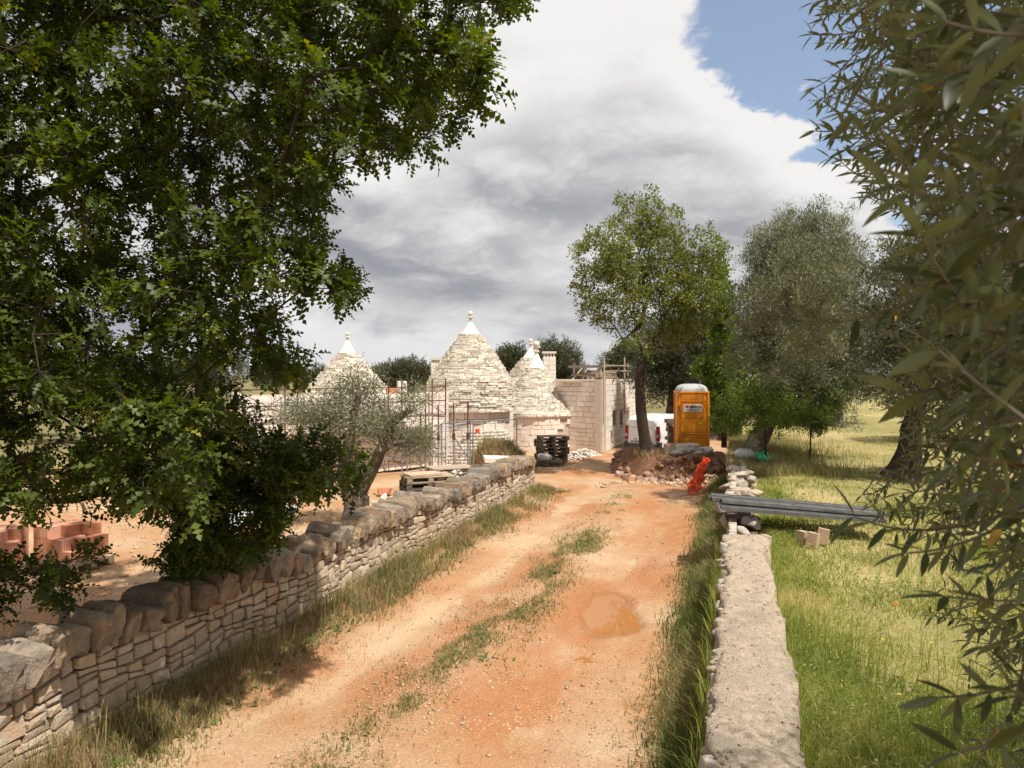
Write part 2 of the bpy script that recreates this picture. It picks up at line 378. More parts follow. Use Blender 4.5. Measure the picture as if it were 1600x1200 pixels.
flatz = sstep(q, 5.0, 1.6); H = H * (1 - .92 * flatz) + .012 * flatz - .065 * bowl
Z = gzv(Y) + np.where(edge < 1, H * edge - .12 * (1 - edge), H)
stk = fbm(Uu * .35 + 8, Vv * 9, 3) - .45
pale = np.clip((rutL * .75 + rutR * .35) * (.35 + 1.3 * fbm(Uu * .8 + 4, Vv * .8, 4)) + (rutL + rutR) * stk * 1.2 - .1, 0, .9) * edge
red = np.clip(sstep(fbm(Uu * .55 + 40, Vv * .9 + 11, 4), .40, .62) * .75 * (1 - .4 * mid) + .35 * rutR, 0, .9) * edge
wet = np.clip(sstep(q, 1.9, 1.25), 0, .42)
litter = np.clip(.55 * sstep(Vv, -4.7, -5.2) + .5 * sstep(Vv, -.9, -.4) + .28 * mid * sstep(fbm(Uu * 1.5, Vv * 1.5, 3), .4, .6), 0, .8) * sstep(Uu, 24, 20) * edge
link('track', grid_mesh('track', X, Y, Z, M_earth, dict(pale=pale, red=red, wet=wet, litter=litter)), None)['kind'] = 'structure'
def track_z(u, v):
    i = np.clip(np.searchsorted(us, u), 0, len(us) - 1); j = np.clip(np.searchsorted(vs_, v), 0, len(vs_) - 1); return Z_track[i, j]
Z_track = Z.copy()
wz = -.022
b = MB(); n = 40
ring = [L(pu + 1.75 * math.cos(t), pv + .95 * math.sin(t), wz) for t in np.linspace(0, 2 * math.pi, n, endpoint=False)]
b.add(ring, [tuple(range(n))])
o = b.build('puddle', M_water, None, L(pu, pv, wz)); o['kind'] = 'structure'

FZ = .72
def field_z(u, v): return FZ + (fbm(np.asarray(u) * .35 + 3, np.asarray(v) * .35, 4) - .46) * .35 * sstep(np.asarray(v, float), .4, 1.6) + .012 * np.clip(np.asarray(u, float) - 22, 0, 60)
uf = np.concatenate([np.arange(-8, 40, .4), np.geomspace(41, 400, 20)]); vf = np.concatenate([[.2, .26], np.arange(.32, 14, .3), np.geomspace(14.5, 500, 22)])
Uf, Vf = np.meshgrid(uf, vf, indexing='ij')
Zf = field_z(Uf, Vf); Zf[:, 0] = -.6
link('field', grid_mesh('field', Uf * SX + Vf * CX, Uf * CX - Vf * SX, Zf, M_field), None)['kind'] = 'structure'

# ------------------------------------------------------------------ dry stone walls
def split(s0, s1, z0, z1, r, wmax=.46, hmax=.21):
    w, h = s1 - s0, z1 - z0
    wl_, hl = wmax * r.uniform(.7, 1.15), hmax * r.uniform(.65, 1.15)
    if w <= wl_ and h <= hl: return [(s0, s1, z0, z1)]
    if (h / hl > w / wl_ or w < .14) and h > .11:
        m = z0 + h * r.uniform(.36, .64); return split(s0, s1, z0, m, r, wmax, hmax) + split(s0, s1, m, z1, r, wmax, hmax)
    m = s0 + w * r.uniform(.36, .64)
    if h < .35 and w > 1.2: m = s0 + r.uniform(.4, .6) * w
    return split(s0, m, z0, z1, r, wmax, hmax) + split(m, s1, z0, z1, r, wmax, hmax)
def stone_geo(s0, s1, z0, z1, r, gap=.004, proud=.040):
    """polygonal stone in wall coordinates (s, depth, z): 8 outline points, chamfer ring, lifted centre"""
    w, h = s1 - s0, z1 - z0; g = gap
    cs = lambda: r.choice((.04, .08, .12, .22, .36)) * r.uniform(.6, 1.1) * min(w, h)
    o = []
    for (x, z, dx, dz) in ((s0, z0, 1, 1), (s1, z0, -1, 1), (s1, z1, -1, -1), (s0, z1, 1, -1)):
        a, b_ = cs(), cs()
        p1 = (x + dx * (g + r.uniform(0, .010)), z + dz * (g + b_)); p2 = (x + dx * (g + a), z + dz * (g + r.uniform(0, .010)))
        o += [p1, p2] if dx * dz > 0 else [p2, p1]
    cx, cz = (s0 + s1) / 2, (z0 + z1) / 2; pr = proud * r.uniform(.3, 1.2); tx, tz = r.uniform(-.12, .12), r.uniform(-.15, .15)
    V = [(x, -.10, z) for x, z in o] + [(x, -.012 + r.uniform(-.006, .006), z) for x, z in o]
    k = r.uniform(.91, .96)
    V += [(cx + (x - cx) * k, pr * r.uniform(.55, 1.0) + tx * (x - cx) + tz * (z - cz), cz + (z - cz) * k) for x, z in o]
    V += [(cx + r.uniform(-.1, .1) * w, pr * r.uniform(.9, 1.25), cz + r.uniform(-.1, .1) * h)]
    Fs = [(i, (i + 1) % 8, 8 + (i + 1) % 8, 8 + i) for i in range(8)] + [(8 + i, 8 + (i + 1) % 8, 16 + (i + 1) % 8, 16 + i) for i in range(8)]
    Fs += [(16 + i, 16 + (i + 1) % 8, 24) for i in range(8)]
    return V, Fs
def rock_mesh(name, n, seed, mat_, pw=3.0, amp=.12, fr=1.6, nf=4, cut=(.62, .85)):
    """unit boulder: cube grid pushed towards a rounded box, with lumps"""
    r = np.random.default_rng(seed); V = []; Fq = []; idx = {}
    def vid(p):
        k = tuple(np.round(p, 4))
        if k not in idx: idx[k] = len(V); V.append(p)
        return idx[k]
    lin = np.linspace(-1, 1, n + 1)
    for ax in range(3):
        for sg in (-1, 1):
            for i in range(n):
                for j in range(n):
                    q = []
                    for (a, c) in ((i, j), (i + 1, j), (i + 1, j + 1), (i, j + 1)):
                        p = np.zeros(3); p[ax] = sg; p[(ax + 1) % 3] = lin[a]; p[(ax + 2) % 3] = lin[c]; q.append(vid(p))
                    Fq.append(q if sg > 0 else q[::-1])
    V = np.array(V); nrm = (np.abs(V) ** pw).sum(1) ** (1 / pw); V = V / nrm[:, None]
    d = r.normal(size=(9, 3)); ph = r.uniform(0, 6, 9)
    lump = sum(np.sin(V @ d[i] * fr + ph[i]) for i in range(9)) / 4
    V = V * (1 + amp * lump[:, None]) + r.normal(size=V.shape) * amp * .16
    if n > 7:
        d5 = r.normal(size=(8, 3)) * 5; V = V * (1 + .014 * sum(np.sin(V @ d5[i] + ph[i]) for i in range(8)))[:, None]
    pl_ = r.normal(size=(nf, 3)); pl_ /= np.linalg.norm(pl_, axis=1)[:, None]
    for k in range(nf):                                    # flat cleaved facets
        t = V @ pl_[k] - r.uniform(*cut); V = V - np.clip(t, 0, None)[:, None] * pl_[k] * .93
    return np_mesh(name, V * .5, np.array(Fq), mat_)

def warp(s, z): return z + .035 * math.sin(s * 1.1 + 1) + .02 * math.sin(s * 2.7) + .022 * math.sin(s * 4.1 + z * 9) + .012 * math.sin(s * 9 + z * 17)
def rubble_wall(parent, u0, u1, v0, side, ztop, mat_, seed, nmax, wmax, hmax, part='stone'):
    r = random.Random(seed); rects = []
    u = u0
    while u < u1 - .01:
        e = min(u1, u + r.uniform(1.2, 2.2)); rects += split(u, e, -.05, ztop, r, wmax, hmax); u = e
    geo = []
    for (a, b_, c, d) in rects:
        V, Fs = stone_geo(a, b_, c, d, r)
        W = [L(s, v0 + side * (y - .07 * z), warp(s, z) + gz(L(s, v0).y)) for s, y, z in V]
        if side < 0: Fs = [f[::-1] for f in Fs]
        geo.append(((a + b_) / 2, W, [f[::-1] for f in Fs]))
    geo.sort(key=lambda g: g[0] if g[0] > 3.2 else 99 - g[0])
    rest = MB()
    for k, (s, W, Fs) in enumerate(geo):
        if k < nmax: MB().add(W, Fs).build(part, mat_, parent, sum(W, Vector()) / len(W))
        else: rest.add(W, Fs, r.random())
    if rest.v: rest.build(part, mat_, parent)['kind'] = 'stuff'

WL0, WL1 = .5, 20.9
wall = thing('dry_stone_wall', 'long dry stone wall with dark rounded coping stones left of the dirt track', 'wall', L(WL0, -5.9))
b = MB()
for k in range(41):
    s = WL0 + (WL1 - WL0) * k / 41; e = WL0 + (WL1 - WL0) * (k + 1) / 41
    zt = warp((s + e) / 2, .80) - .01
    ps = [L(q, v, z) for q in (s, e) for v, z in ((-6.14, -.3), (-5.70, -.3), (-5.75, zt), (-6.12, zt))]
    b.add(ps, [(0, 1, 2, 3), (7, 6, 5, 4), (1, 5, 6, 2), (2, 6, 7, 3), (0, 3, 7, 4)])
b.build('wall_core', M_core, wall)
rubble_wall(wall, WL0, WL1, -5.64, 1, .83, M_face, 5, 300, .38, .19)
# end face and back face
rr = random.Random(8); eb = MB()
for (a, c, d, e) in split(-6.15, -5.66, -.05, .8, rr, .4, .2):
    V, Fs = stone_geo(a, c, d, e, rr)
    eb.add([L(WL1 + y + .03, s, warp(WL1, z)) for s, y, z in V], Fs, rr.random())
for (a, c, d, e) in sum([split(q, q + 1.7, -.05, .8, rr, .55, .26) for q in np.arange(WL0, WL1 - .1, 1.7)], []):
    V, Fs = stone_geo(a, min(c, WL1), d, e, rr)
    eb.add([L(s, -6.16 - y, warp(s, z)) for s, y, z in V], Fs, rr.random())
eb.build('stone', M_face, wall)['kind'] = 'stuff'
def coping_mesh(seed):
    """upright coping slab: irregular angular outline in the (along, up) plane, extruded across the wall with broken ends"""
    q = random.Random(seed); n = 11; out = []
    for i in range(n):
        a = 2 * math.pi * i / n + q.uniform(-.16, .16); e = (abs(math.cos(a)) ** 4 + abs(math.sin(a)) ** 4) ** (-.25)
        k = .5 * e * q.uniform(.74, 1.02) * (.92 if math.sin(a) > .5 else 1); out.append((k * math.cos(a), k * math.sin(a)))
    V = []; ys = (-.5, -.44, -.2, .05, .28, .46, .5)
    for j, y in enumerate(ys):
        k = .80 if j in (0, len(ys) - 1) else .95 if j in (1, len(ys) - 2) else 1.0; ox, oz = q.uniform(-.03, .03), q.uniform(-.03, .03)
        for (x, z) in out: V.append((x * k * q.uniform(.93, 1.05) + ox, y + (q.uniform(-.05, .05) if j in (0, 1) else q.uniform(-.03, .03)), z * k * q.uniform(.94, 1.05) + oz))
    Fs = [(j * n + i, j * n + (i + 1) % n, (j + 1) * n + (i + 1) % n, (j + 1) * n + i) for j in range(len(ys) - 1) for i in range(n)]
    V += [(q.uniform(-.06, .06), -.53, q.uniform(-.06, .06)), (0, .52, 0)]; m = len(ys) * n
    Fs += [(m, (i + 1) % n, i) for i in range(n)] + [(m + 1, m - n + i, m - n + (i + 1) % n) for i in range(n)]
    return MB().add(V, Fs).mesh('coping_stone', M_cap)
caps = [coping_mesh(20 + i) for i in range(16)]
s = WL0; r = random.Random(4); k = 0
while s < WL1 - .1:
    nr_ = s < 8.5
    w = r.choice((.13, .16, .19, .23, .28, .36)) * r.uniform(.85, 1.15) * (1.35 if nr_ else 1); h = r.uniform(.28, .38) * (1.08 if nr_ else 1); dp = r.uniform(.50, .66)
    lean = r.uniform(.10, .50) if w < .3 else r.uniform(-.08, .22)
    c = L(s + w / 2, -5.88 + r.uniform(-.03, .06), warp(s + w / 2, .80) + h * .42 + r.uniform(-.03, .03))
    # local x runs along the wall, local y across it (front face towards the track)
    link('coping_stone', caps[k % 16], wall, c, Euler((r.uniform(-.12, .12), lean, math.pi / 2 - math.radians(16.9) + r.uniform(-.16, .16))), (w * 1.06, dp, h * r.uniform(1.0, 1.2))); s += w * .97; k += 1

# right wall: low, thick, topped with rough lime mortar between pale edge stones
WR0, WR1, WRZ = 1.2, 11.2, 1.08
rw = thing('dry_stone_wall', 'low thick wall with flat rough mortar top between track and meadow', 'wall', L(WR0, .12))
ua = np.arange(WR0, WR1 + .01, .05); vb = np.linspace(-.17, .42, 17)
Ua, Va = np.meshgrid(ua, vb, indexing='ij')
el_ = (fbm(Ua * 2.2, Ua * 0 + 1, 5) - .47) * .26; er_ = (fbm(Ua * 1.2 + 50, Ua * 0 + 7, 4) - .45) * .26
tt = (Va + .17) / .59
Vw = Va + el_ * (1 - tt) + er_ * tt
Zt = WRZ + (fbm(Ua * 1.2, Va * 2 + 4, 4) - .47) * .10 + (fbm(Ua * 9, Va * 9, 4) - .46) * .07 - .06 * (np.abs(tt - .5) * 2) ** 6
Zt[:, 0] = .3; Zt[:, -1] = .3; Zt[0, :] = .3; Zt[-1, :] = .3
link('mortar_top', grid_mesh('mortar_top', Ua * SX + Vw * CX - wloc(rw).x, Ua * CX - Vw * SX - wloc(rw).y, Zt, M_mort), rw, wloc(rw))
b = MB()
b.add([L(q, v, z) for q in (WR0, 27) for v, z in ((-.10, -.3), (.34, -.3), (.34, .82), (-.10, .82))], [(0, 1, 2, 3), (7, 6, 5, 4), (1, 5, 6, 2), (2, 6, 7, 3), (0, 3, 7, 4)])
b.build('wall_core', M_core, rw)
rubble_wall(rw, WR0, 27, -.15, -1, .96, M_edge, 9, 0, .40, .22)
eds = [rock_mesh('edge_rock', 6, 60 + i, M_edge if i < 5 else M_mort, 8, .06, 2.4, 16, (.55, .95)) for i in range(8)]
s = WR0; r = random.Random(14); k = 0
while s < WR1:
    w = r.uniform(.08, .22); sd_ = r.uniform(.10, .17)
    link('edge_stone', eds[k % 8], rw, L(s + w / 2, -.115 + r.uniform(-.03, .03), WRZ - .085 + r.uniform(-.06, .015)), Euler((r.uniform(-.3, .3), r.uniform(-.3, .3), r.uniform(0, 6.3))), (w * 1.15, sd_, r.uniform(.10, .16))); s += w * .95; k += 1
q = np.random.default_rng(44); n = 2600; ii = q.integers(1, len(ua) - 1, n); jj = q.integers(1, len(vb) - 1, n)
cp = np.stack([ua[ii] * SX + Vw[ii, jj] * CX, ua[ii] * CX - Vw[ii, jj] * SX, Zt[ii, jj] - .002], -1); CHIPS = (rw, cp)
# the ruined far stretch of the same wall: loose stones
s = 12.0
while s < 26:
    w = r.uniform(.25, .55)
    for vv in (-.08, .14, .30):
        if r.random() < .25: continue
        link('loose_top_stone', eds[k % 8], rw, L(s + w / 2 + r.uniform(-.15, .15), vv + r.uniform(-.10, .10), .92 + r.uniform(-.10, .06)), Euler((r.uniform(-.2, .2), r.uniform(-.2, .2), r.uniform(0, 6.3))), (w * r.uniform(.5, 1.0), r.uniform(.16, .36), r.uniform(.14, .26))); k += 1
    s += w * .95

# ------------------------------------------------------------------ earth mound under the tree, and the overgrown spoil heap
def mound(name, cx, cy, hx, hy, h, mat_, seed, steep=.55, z0=None, res=.1):
    xs = np.arange(-hx * 1.25, hx * 1.25 + .01, res); ys = np.arange(-hy * 1.25, hy * 1.25 + .01, res)
    X, Y = np.meshgrid(xs, ys); rr = (np.abs(X / hx) ** 3 + np.abs(Y / hy) ** 3) ** (1 / 3) + (fbm(X * .9 + seed, Y * .9, 4) - .46) * .5
    Zm = h * sstep(rr, 1.08, steep) * (1 + (fbm(X * 1.3 + seed, Y * 1.3 + 8, 4) - .46) * .5) + (fbm(X * 4 + seed, Y * 4, 3) - .44) * .12 - .06
    zb = gz(cy) if z0 is None else z0
    Zm = np.where(rr > 1.12, -.25, Zm)
    o = link(name, grid_mesh(name, X, Y, Zm, mat_), None, (cx, cy, zb)); o['kind'] = 'structure'
    return o, (lambda x, y: zb + float(Zm[int(np.clip(round((y - cy + hy * 1.25) / res), 0, len(ys) - 1)), int(np.clip(round((x - cx + hx * 1.25) / res), 0, len(xs) - 1))]))
MND, mnd_z = mound('earth_mound', 5.75, 26.1, 1.95, 2.7, .80, M_mound, 3.0, .72)
HEAP, heap_z = mound('spoil_heap', -.55, 27.2, 1.35, 1.5, .95, M_mound, 11.0, .3)
rk = [rock_mesh('mound_rock', 4, 80 + i, M_rock, 6, .12, 2.0, 9, (.55, .95)) for i in range(8)]
r = random.Random(21)
for i in range(280):                                      # stones sticking out of the cut front and left flank
    if i < 225: x = r.uniform(3.8, 7.3); y = 26.1 - 2.7 * r.uniform(.72, 1.03)
    else: x = 5.75 - 1.95 * r.uniform(.88, 1.06); y = r.uniform(23.6, 28)
    z = max(mnd_z(x, y), gz(y)) ; w = r.choice((.06, .08, .1, .12, .16, .2, .3))
    zz = z + r.uniform(-.02, .05)
    link('rock', rk[i % 8], MND, (x, y, min(zz, z + .30)), Euler((r.uniform(0, 6), r.uniform(0, 6), r.uniform(0, 6))), (w * 1.2, w, w * r.uniform(.7, 1.1)))
b = MB(); b.box((-.35, 25.95, .40), (1.3, .5, .16), .2, Euler((.12, .05, .2)).to_matrix()); b.build('stone_slab', M_block, HEAP)

def scatter(name, label, mat_, pts, smin, smax, seed, cat='rubble', kind='stuff'):
    """low octahedral stones joined into one stuff object"""
    r = np.random.default_rng(seed); n = len(pts); P_ = np.asarray(pts, float)
    base = np.array([[1, 0, 0], [-1, 0, 0], [0, 1, 0], [0, -1, 0], [0, 0, 1], [0, 0, -1]], float)
    Tt = np.array([[0, 2, 4], [2, 1, 4], [1, 3, 4], [3, 0, 4], [2, 0, 5], [1, 2, 5], [3, 1, 5], [0, 3, 5]])
    V = base[None] * (1 + r.uniform(-.35, .35, (n, 6, 1))) + r.uniform(-.3, .3, (n, 6, 3))
    sz = smin + (smax - smin) * r.random(n) ** 3; V = V * sz[:, None, None] * np.array([1, 1, .65]); a = r.uniform(0, 6.3, n)
    R = np.zeros((n, 3, 3)); R[:, 0, 0] = np.cos(a); R[:, 0, 1] = -np.sin(a); R[:, 1, 0] = np.sin(a); R[:, 1, 1] = np.cos(a); R[:, 2, 2] = 1
    V = np.einsum('nij,nkj->nki', R, V) + P_[:, None]
    T = (Tt[None] + (np.arange(n) * 6)[:, None, None]).reshape(-1, 3)
    o = link(name, np_mesh(name, V.reshape(-1, 3), T, mat_, np.repeat(r.random(n), 6)))
    setp(o, label, cat, kind=kind); return o
r = np.random.default_rng(5)
n = 15000; uu = 2.2 + 22 * r.random(n) ** 1.5; vv = r.uniform(-5.3, -.3, n)
w = np.exp(-((vv + 2.95) / .55) ** 2) * .95 + .10 + .5 * np.exp(-((vv + .75) / .3) ** 2) + .25 * (fbm(uu, vv, 3) > .5); keep = r.random(n) < w
keep &= ((uu - pu) / 1.3) ** 2 + ((vv - pv) / .7) ** 2 > 1
uu, vv = uu[keep], vv[keep]
pts = np.stack([uu * SX + vv * CX, uu * CX - vv * SX, track_z(uu, vv) + .004], -1)
scatter('gravel', 'pale pebbles scattered over the dirt track', M_pebble, pts, .004, .030, 6, 'gravel')
n = 60000; uu = 2.4 + 12 * r.random(n) ** 1.3; vv = r.uniform(-5.0, -.4, n); keep = (r.random(n) < .12 + .88 * np.exp(-((vv + 2.95) / .5) ** 2) * (.35 + fbm(uu, vv, 3)) + .5 * (fbm(uu * 1.3 + 20, vv * 1.3, 3) > .52)) & (((uu - pu) / 1.25) ** 2 + ((vv - pv) / .65) ** 2 > 1); uu, vv = uu[keep], vv[keep]
scatter('grit', 'fine pale grit spread over the dirt track', M_pebble, np.stack([uu * SX + vv * CX, uu * CX - vv * SX, track_z(uu, vv) + .001], -1), .003, .014, 16, 'gravel')
pts = []
for i in range(2600):
    px = r.uniform(20, 640); d = r.uniform(10.5, 22); x = (px - 800) / F * d
    if UV(x, d)[1] > -6.6: continue
    pts.append((x, d, (fbm(x * .7, d * .7, 5) - .47) * .16 - .03))
scatter('gravel', 'loose pale stones strewn over the orange building yard', M_pebble, pts, .01, .07, 7, 'gravel')
def pile(n, c, sx, sy, h, seed):
    q = np.random.default_rng(seed); a = q.normal(size=(n, 2)) * .45; rr = np.hypot(a[:, 0], a[:, 1])
    return np.stack([c[0] + a[:, 0] * sx, c[1] + a[:, 1] * sy, c[2] + h * np.clip(1 - rr, 0, 1) * q.random(n) ** .4], -1)
scatter('rubble_pile', 'low heap of white limestone chippings at the corner of the new house', M_rubble, pile(900, PX(912, 31.6, gz(31.6)), 1.1, .8, .42, 1), .03, .11, 8)
scatter('rubble_pile', 'white rubble spilled behind the far end of the coped wall', M_rubble, np.array([q for q in pile(800, L(18.6, -7.2, .0), 1.7, .8, .85, 2) if UV(q[0], q[1])[1] < -6.35]), .04, .14, 9)
scatter('rubble_pile', 'stone chippings at the foot of the mound beside the orange netting', M_pebble, np.concatenate([pile(500, (6.2, 23.2, gz(23)), 1.1, .8, .32, 4), pile(400, (4.3, 23.1, gz(23)), 1.9, .5, .08, 5)]), .02, .10, 10)

o = scatter('mortar_chip', None, M_mort, CHIPS[1], .004, .028, 45, None); o.parent = CHIPS[0]; o.location = -wloc(CHIPS[0])

# ------------------------------------------------------------------ buildings
def block_mesh(name, seed, mat_, ch=.06):
    r = random.Random(seed); b = MB(); V = []
    j = lambda: r.uniform(-.018, .018)
    # unit block, front towards -y, chamfered front edge
    for y, k in ((.5, 1), (-.34, 1), (-.5, 1 - ch)):
        for x, z in ((-1, -1), (1, -1), (1, 1), (-1, 1)): V.append((x * k * .5 + j(), y + (j() * 2 if k < 1 else 0), z * (k if k == 1 else 1 - ch * 1.6) * .5 + j()))
    Fs = [(8, 9, 10, 11)] + [(a + i, a + (i + 1) % 4, a + 4 + (i + 1) % 4, a + 4 + i) for a in (0, 4) for i in range(4)] + [(3, 2, 1, 0)]
    b.add(V, Fs); return b.mesh(name, mat_)
BLK = [block_mesh('block', i, M_block) for i in range(6)]
RBK = [block_mesh('roof_slab', 30 + i, M_chian, .10) for i in range(6)]
BLD = []                                                   # counters
def flat_wall(parent, p0, p1, z0, z1, openings=(), bh=.25, seed=1, thick=.3, bl=(.34, .62), blocks=True):
    """wall core with real openings + one object for each face block; front is on the right-hand side walking p0 -> p1"""
    p0, p1 = Vector((p0[0], p0[1])), Vector((p1[0], p1[1])); d = (p1 - p0); Ln = d.length; d.normalize(); nrm = Vector((d.y, -d.x)); rz = math.atan2(d.y, d.x)
    W = lambda s, dep, z: Vector((p0.x + d.x * s - nrm.x * dep, p0.y + d.y * s - nrm.y * dep, z))
    xc = sorted({0.0, Ln} | {q for o in openings for q in o[:2]}); zc_ = sorted({z0, z1} | {q for o in openings for q in o[2:4]})
    core = MB()
    for a, b_ in zip(xc, xc[1:]):
        for c, e in zip(zc_, zc_[1:]):
            mx, mz = (a + b_) / 2, (c + e) / 2
            if any(o[0] < mx < o[1] and o[2] < mz < o[3] for o in openings): continue
            core.box(W(mx, thick / 2 + .02, mz), (b_ - a, thick, e - c), rz)
    wall_ = core.build('wall', M_joint, parent, W(Ln / 2, .1, z0))
    for o in openings:
        q = MB().box(W((o[0] + o[1]) / 2, thick - .02, (o[2] + o[3]) / 2), (o[1] - o[0] + .02, .03, o[3] - o[2] + .02), rz); q.build('window', M_dead, wall_)
    r = random.Random(seed); z = z0; k = 0
    while z < z1 - .05:
        h = min(bh * r.choice((.8, 1, 1, 1.15)), z1 - z)
        if z1 - z - h < .08: h = z1 - z
        s = -r.uniform(0, .3)
        while s < Ln:
            w = r.uniform(*bl); a, b_ = max(s, 0), min(s + w, Ln)
            if Ln - b_ < .12: b_ = Ln
            segs = [(a, b_)]
            for o in openings:
                if o[2] < z + h - .03 and o[3] > z + .03:
                    segs = [t for (c, e) in segs for t in ((c, min(e, o[0])), (max(c, o[1]), e)) if t[1] - t[0] > .03]
            for c, e in segs:
                if e - c < .03: continue
                link('block', BLK[r.randrange(6)], wall_, W((c + e) / 2, .03, z + h / 2), (0, 0, rz), (e - c - .014, .11 + r.uniform(0, .012), h - .014))
            s = b_ if b_ == Ln else s + w
            if b_ == Ln: break
        z += h
    return wall_
def ring_wall(parent, cx, cy, R, z0, z1, bh=.25, seed=1, openings=(), a0=math.pi * .98, a1=math.pi * 2.02, bl=(.34, .6)):
    """round wall; blocks on the arc a0..a1 that faces the track (openings given as angle ranges)"""
    c = MB(); n = 40
    for i in range(n):
        A, B = 2 * math.pi * i / n, 2 * math.pi * (i + 1) / n; m = (A + B) / 2
        zs = [(z0 - .2, z1)]
        for o in openings:
            if o[0] < m < o[1]: zs = [(z0 - .2, o[2]), (o[3], z1)]
        for za, zb in zs:
            ps = [Vector((cx + q * math.cos(t), cy + q * math.sin(t), z)) for t in (A, B) for q, z in ((R - .3, za), (R - .03, za), (R - .03, zb), (R - .3, zb))]
            c.add(ps, [(0, 3, 2, 1), (4, 5, 6, 7), (1, 2, 6, 5), (0, 4, 7, 3), (3, 7, 6, 2), (0, 1, 5, 4)])
    wall_ = c.build('wall', M_joint, parent, (cx, cy, z0))
    r = random.Random(seed); z = z0
    while z < z1 - .06:
        h = min(bh * r.choice((.8, 1, 1, 1.15)), z1 - z); t = a0 + r.uniform(0, .1)
        while t < a1:
            dt = r.uniform(*bl) / R; m = t + dt / 2
            if not any(o[0] - dt * .4 < m < o[1] + dt * .4 and o[2] < z + h * .8 and o[3] > z + h * .2 for o in openings):
                link('block', BLK[r.randrange(6)], wall_, (cx + (R - .02) * math.cos(m), cy + (R - .02) * math.sin(m), z + h / 2), (0, 0, m + math.pi / 2), (dt * R - .014, .12, h - .014))
            t += dt
        z += h
    for o in openings:
        m = (o[0] + o[1]) / 2
        MB().box((cx + (R - .26) * math.cos(m), cy + (R - .26) * math.sin(m), (o[2] + o[3]) / 2), ((o[1] - o[0]) * R + .1, .04, o[3] - o[2] + .05), m + math.pi / 2).build('window', M_dead, wall_)
    return wall_
def cone_roof(parent, cx, cy, prof, ch, seed, nmax=300, cap=None, fin='ball', sc=1.0):
    """stepped courses of limestone slabs on a cone; cap = (r, z0, ztip)"""
    prof = sorted(prof, key=lambda q: q[1]); zs = [p[1] for p in prof]; rs = [p[0] for p in prof]
    under = MB().lathe((cx, cy, 0), [(max(r_ - .09, .02), z_) for r_, z_ in prof], 32); roof = under.build('roof', M_gap, parent, (cx, cy, zs[0]))
    r = random.Random(seed); items = []; z = zs[0]
    while z < zs[-1] - .02:
        h = ch * r.uniform(.82, 1.2); R = float(np.interp(z + h / 2, zs, rs)) + r.uniform(-.012, .012); t = r.uniform(0, 1)
        t0 = t
        while t < t0 + 2 * math.pi:
            dt = r.uniform(.18, .50) / max(R, .25); out = r.uniform(-.03, .035)
            items.append((t + dt / 2, dt, R + out, z + h / 2 + r.uniform(-.008, .008), h)); t += dt
        z += h
    def facing(i): t = i[0]; return math.cos(t) * (0 - cx) + math.sin(t) * (0 - cy)
    items.sort(key=lambda i: -(facing(i) / math.hypot(cx, cy) + .15) * i[1] * i[2] if facing(i) > 0 else 1)
    rest = MB(); T = BLK
    for k, (t, dt, R, z, h) in enumerate(items):
        w = dt * R * r.uniform(.95, 1.02); loc = Vector((cx + (R - .11) * math.cos(t), cy + (R - .11) * math.sin(t), z))
        if k < nmax and facing((t,)) > 0:
            link('roof_slab', RBK[r.randrange(6)], roof, loc, (r.uniform(-.06, .1), r.uniform(-.03, .03), t + math.pi / 2 + r.uniform(-.05, .05)), (w - .008, .26, h * .93))
        else: rest.box(loc, (w - .008, .26, h * .93), t + math.pi / 2, tint=r.random())
    rest.build('roof_slab', M_chian, roof)['kind'] = 'stuff'
    if cap:
        r0, z0, zt = cap
        c = MB().lathe((cx, cy, 0), [(r0 * 1.04, z0 - .03)] + [(r0 * (1 - q) ** 1.12 + .075 * q, z0 + (zt - z0) * q) for q in np.linspace(0, 1, 9)], 28).build('plaster_cap', M_plast, parent, (cx, cy, z0), smooth=True)
        s = sc; f = MB()
        f.lathe((cx, cy, zt - .02), [(.075 * s, 0), (.13 * s, .03 * s), (.14 * s, .07 * s), (.09 * s, .12 * s), (.06 * s, .19 * s), (.10 * s, .24 * s)], 16)
        if fin == 'ball':
            f.lathe((cx, cy, zt + .22 * s), [(.08 * s, 0), (.20 * s, .03 * s), (.21 * s, .07 * s), (.10 * s, .11 * s), (.07 * s, .17 * s)], 16)
            f.lathe((cx, cy, zt + .50 * s), [(.16 * s * math.cos(q), .16 * s * math.sin(q)) for q in np.linspace(-1.45, 1.5, 9)], 16)
        else:
            f.lathe((cx, cy, zt + .36 * s), [(.15 * s * math.cos(q), .15 * s * math.sin(q)) for q in np.linspace(-1.45, 1.5, 9)], 16)
            for a in range(4):
                v = Vector((math.cos(a * math.pi / 2 + .5), math.sin(a * math.pi / 2 + .5), 0)); f.tube(Vector((cx, cy, zt + .2 * s)) + v * .06 * s, Vector((cx, cy, zt + .25 * s)) + v * .22 * s, .05 * s, .02 * s, 6)
        f.build('finial', M_fini, parent, (cx, cy, zt), smooth=True)
    return roof

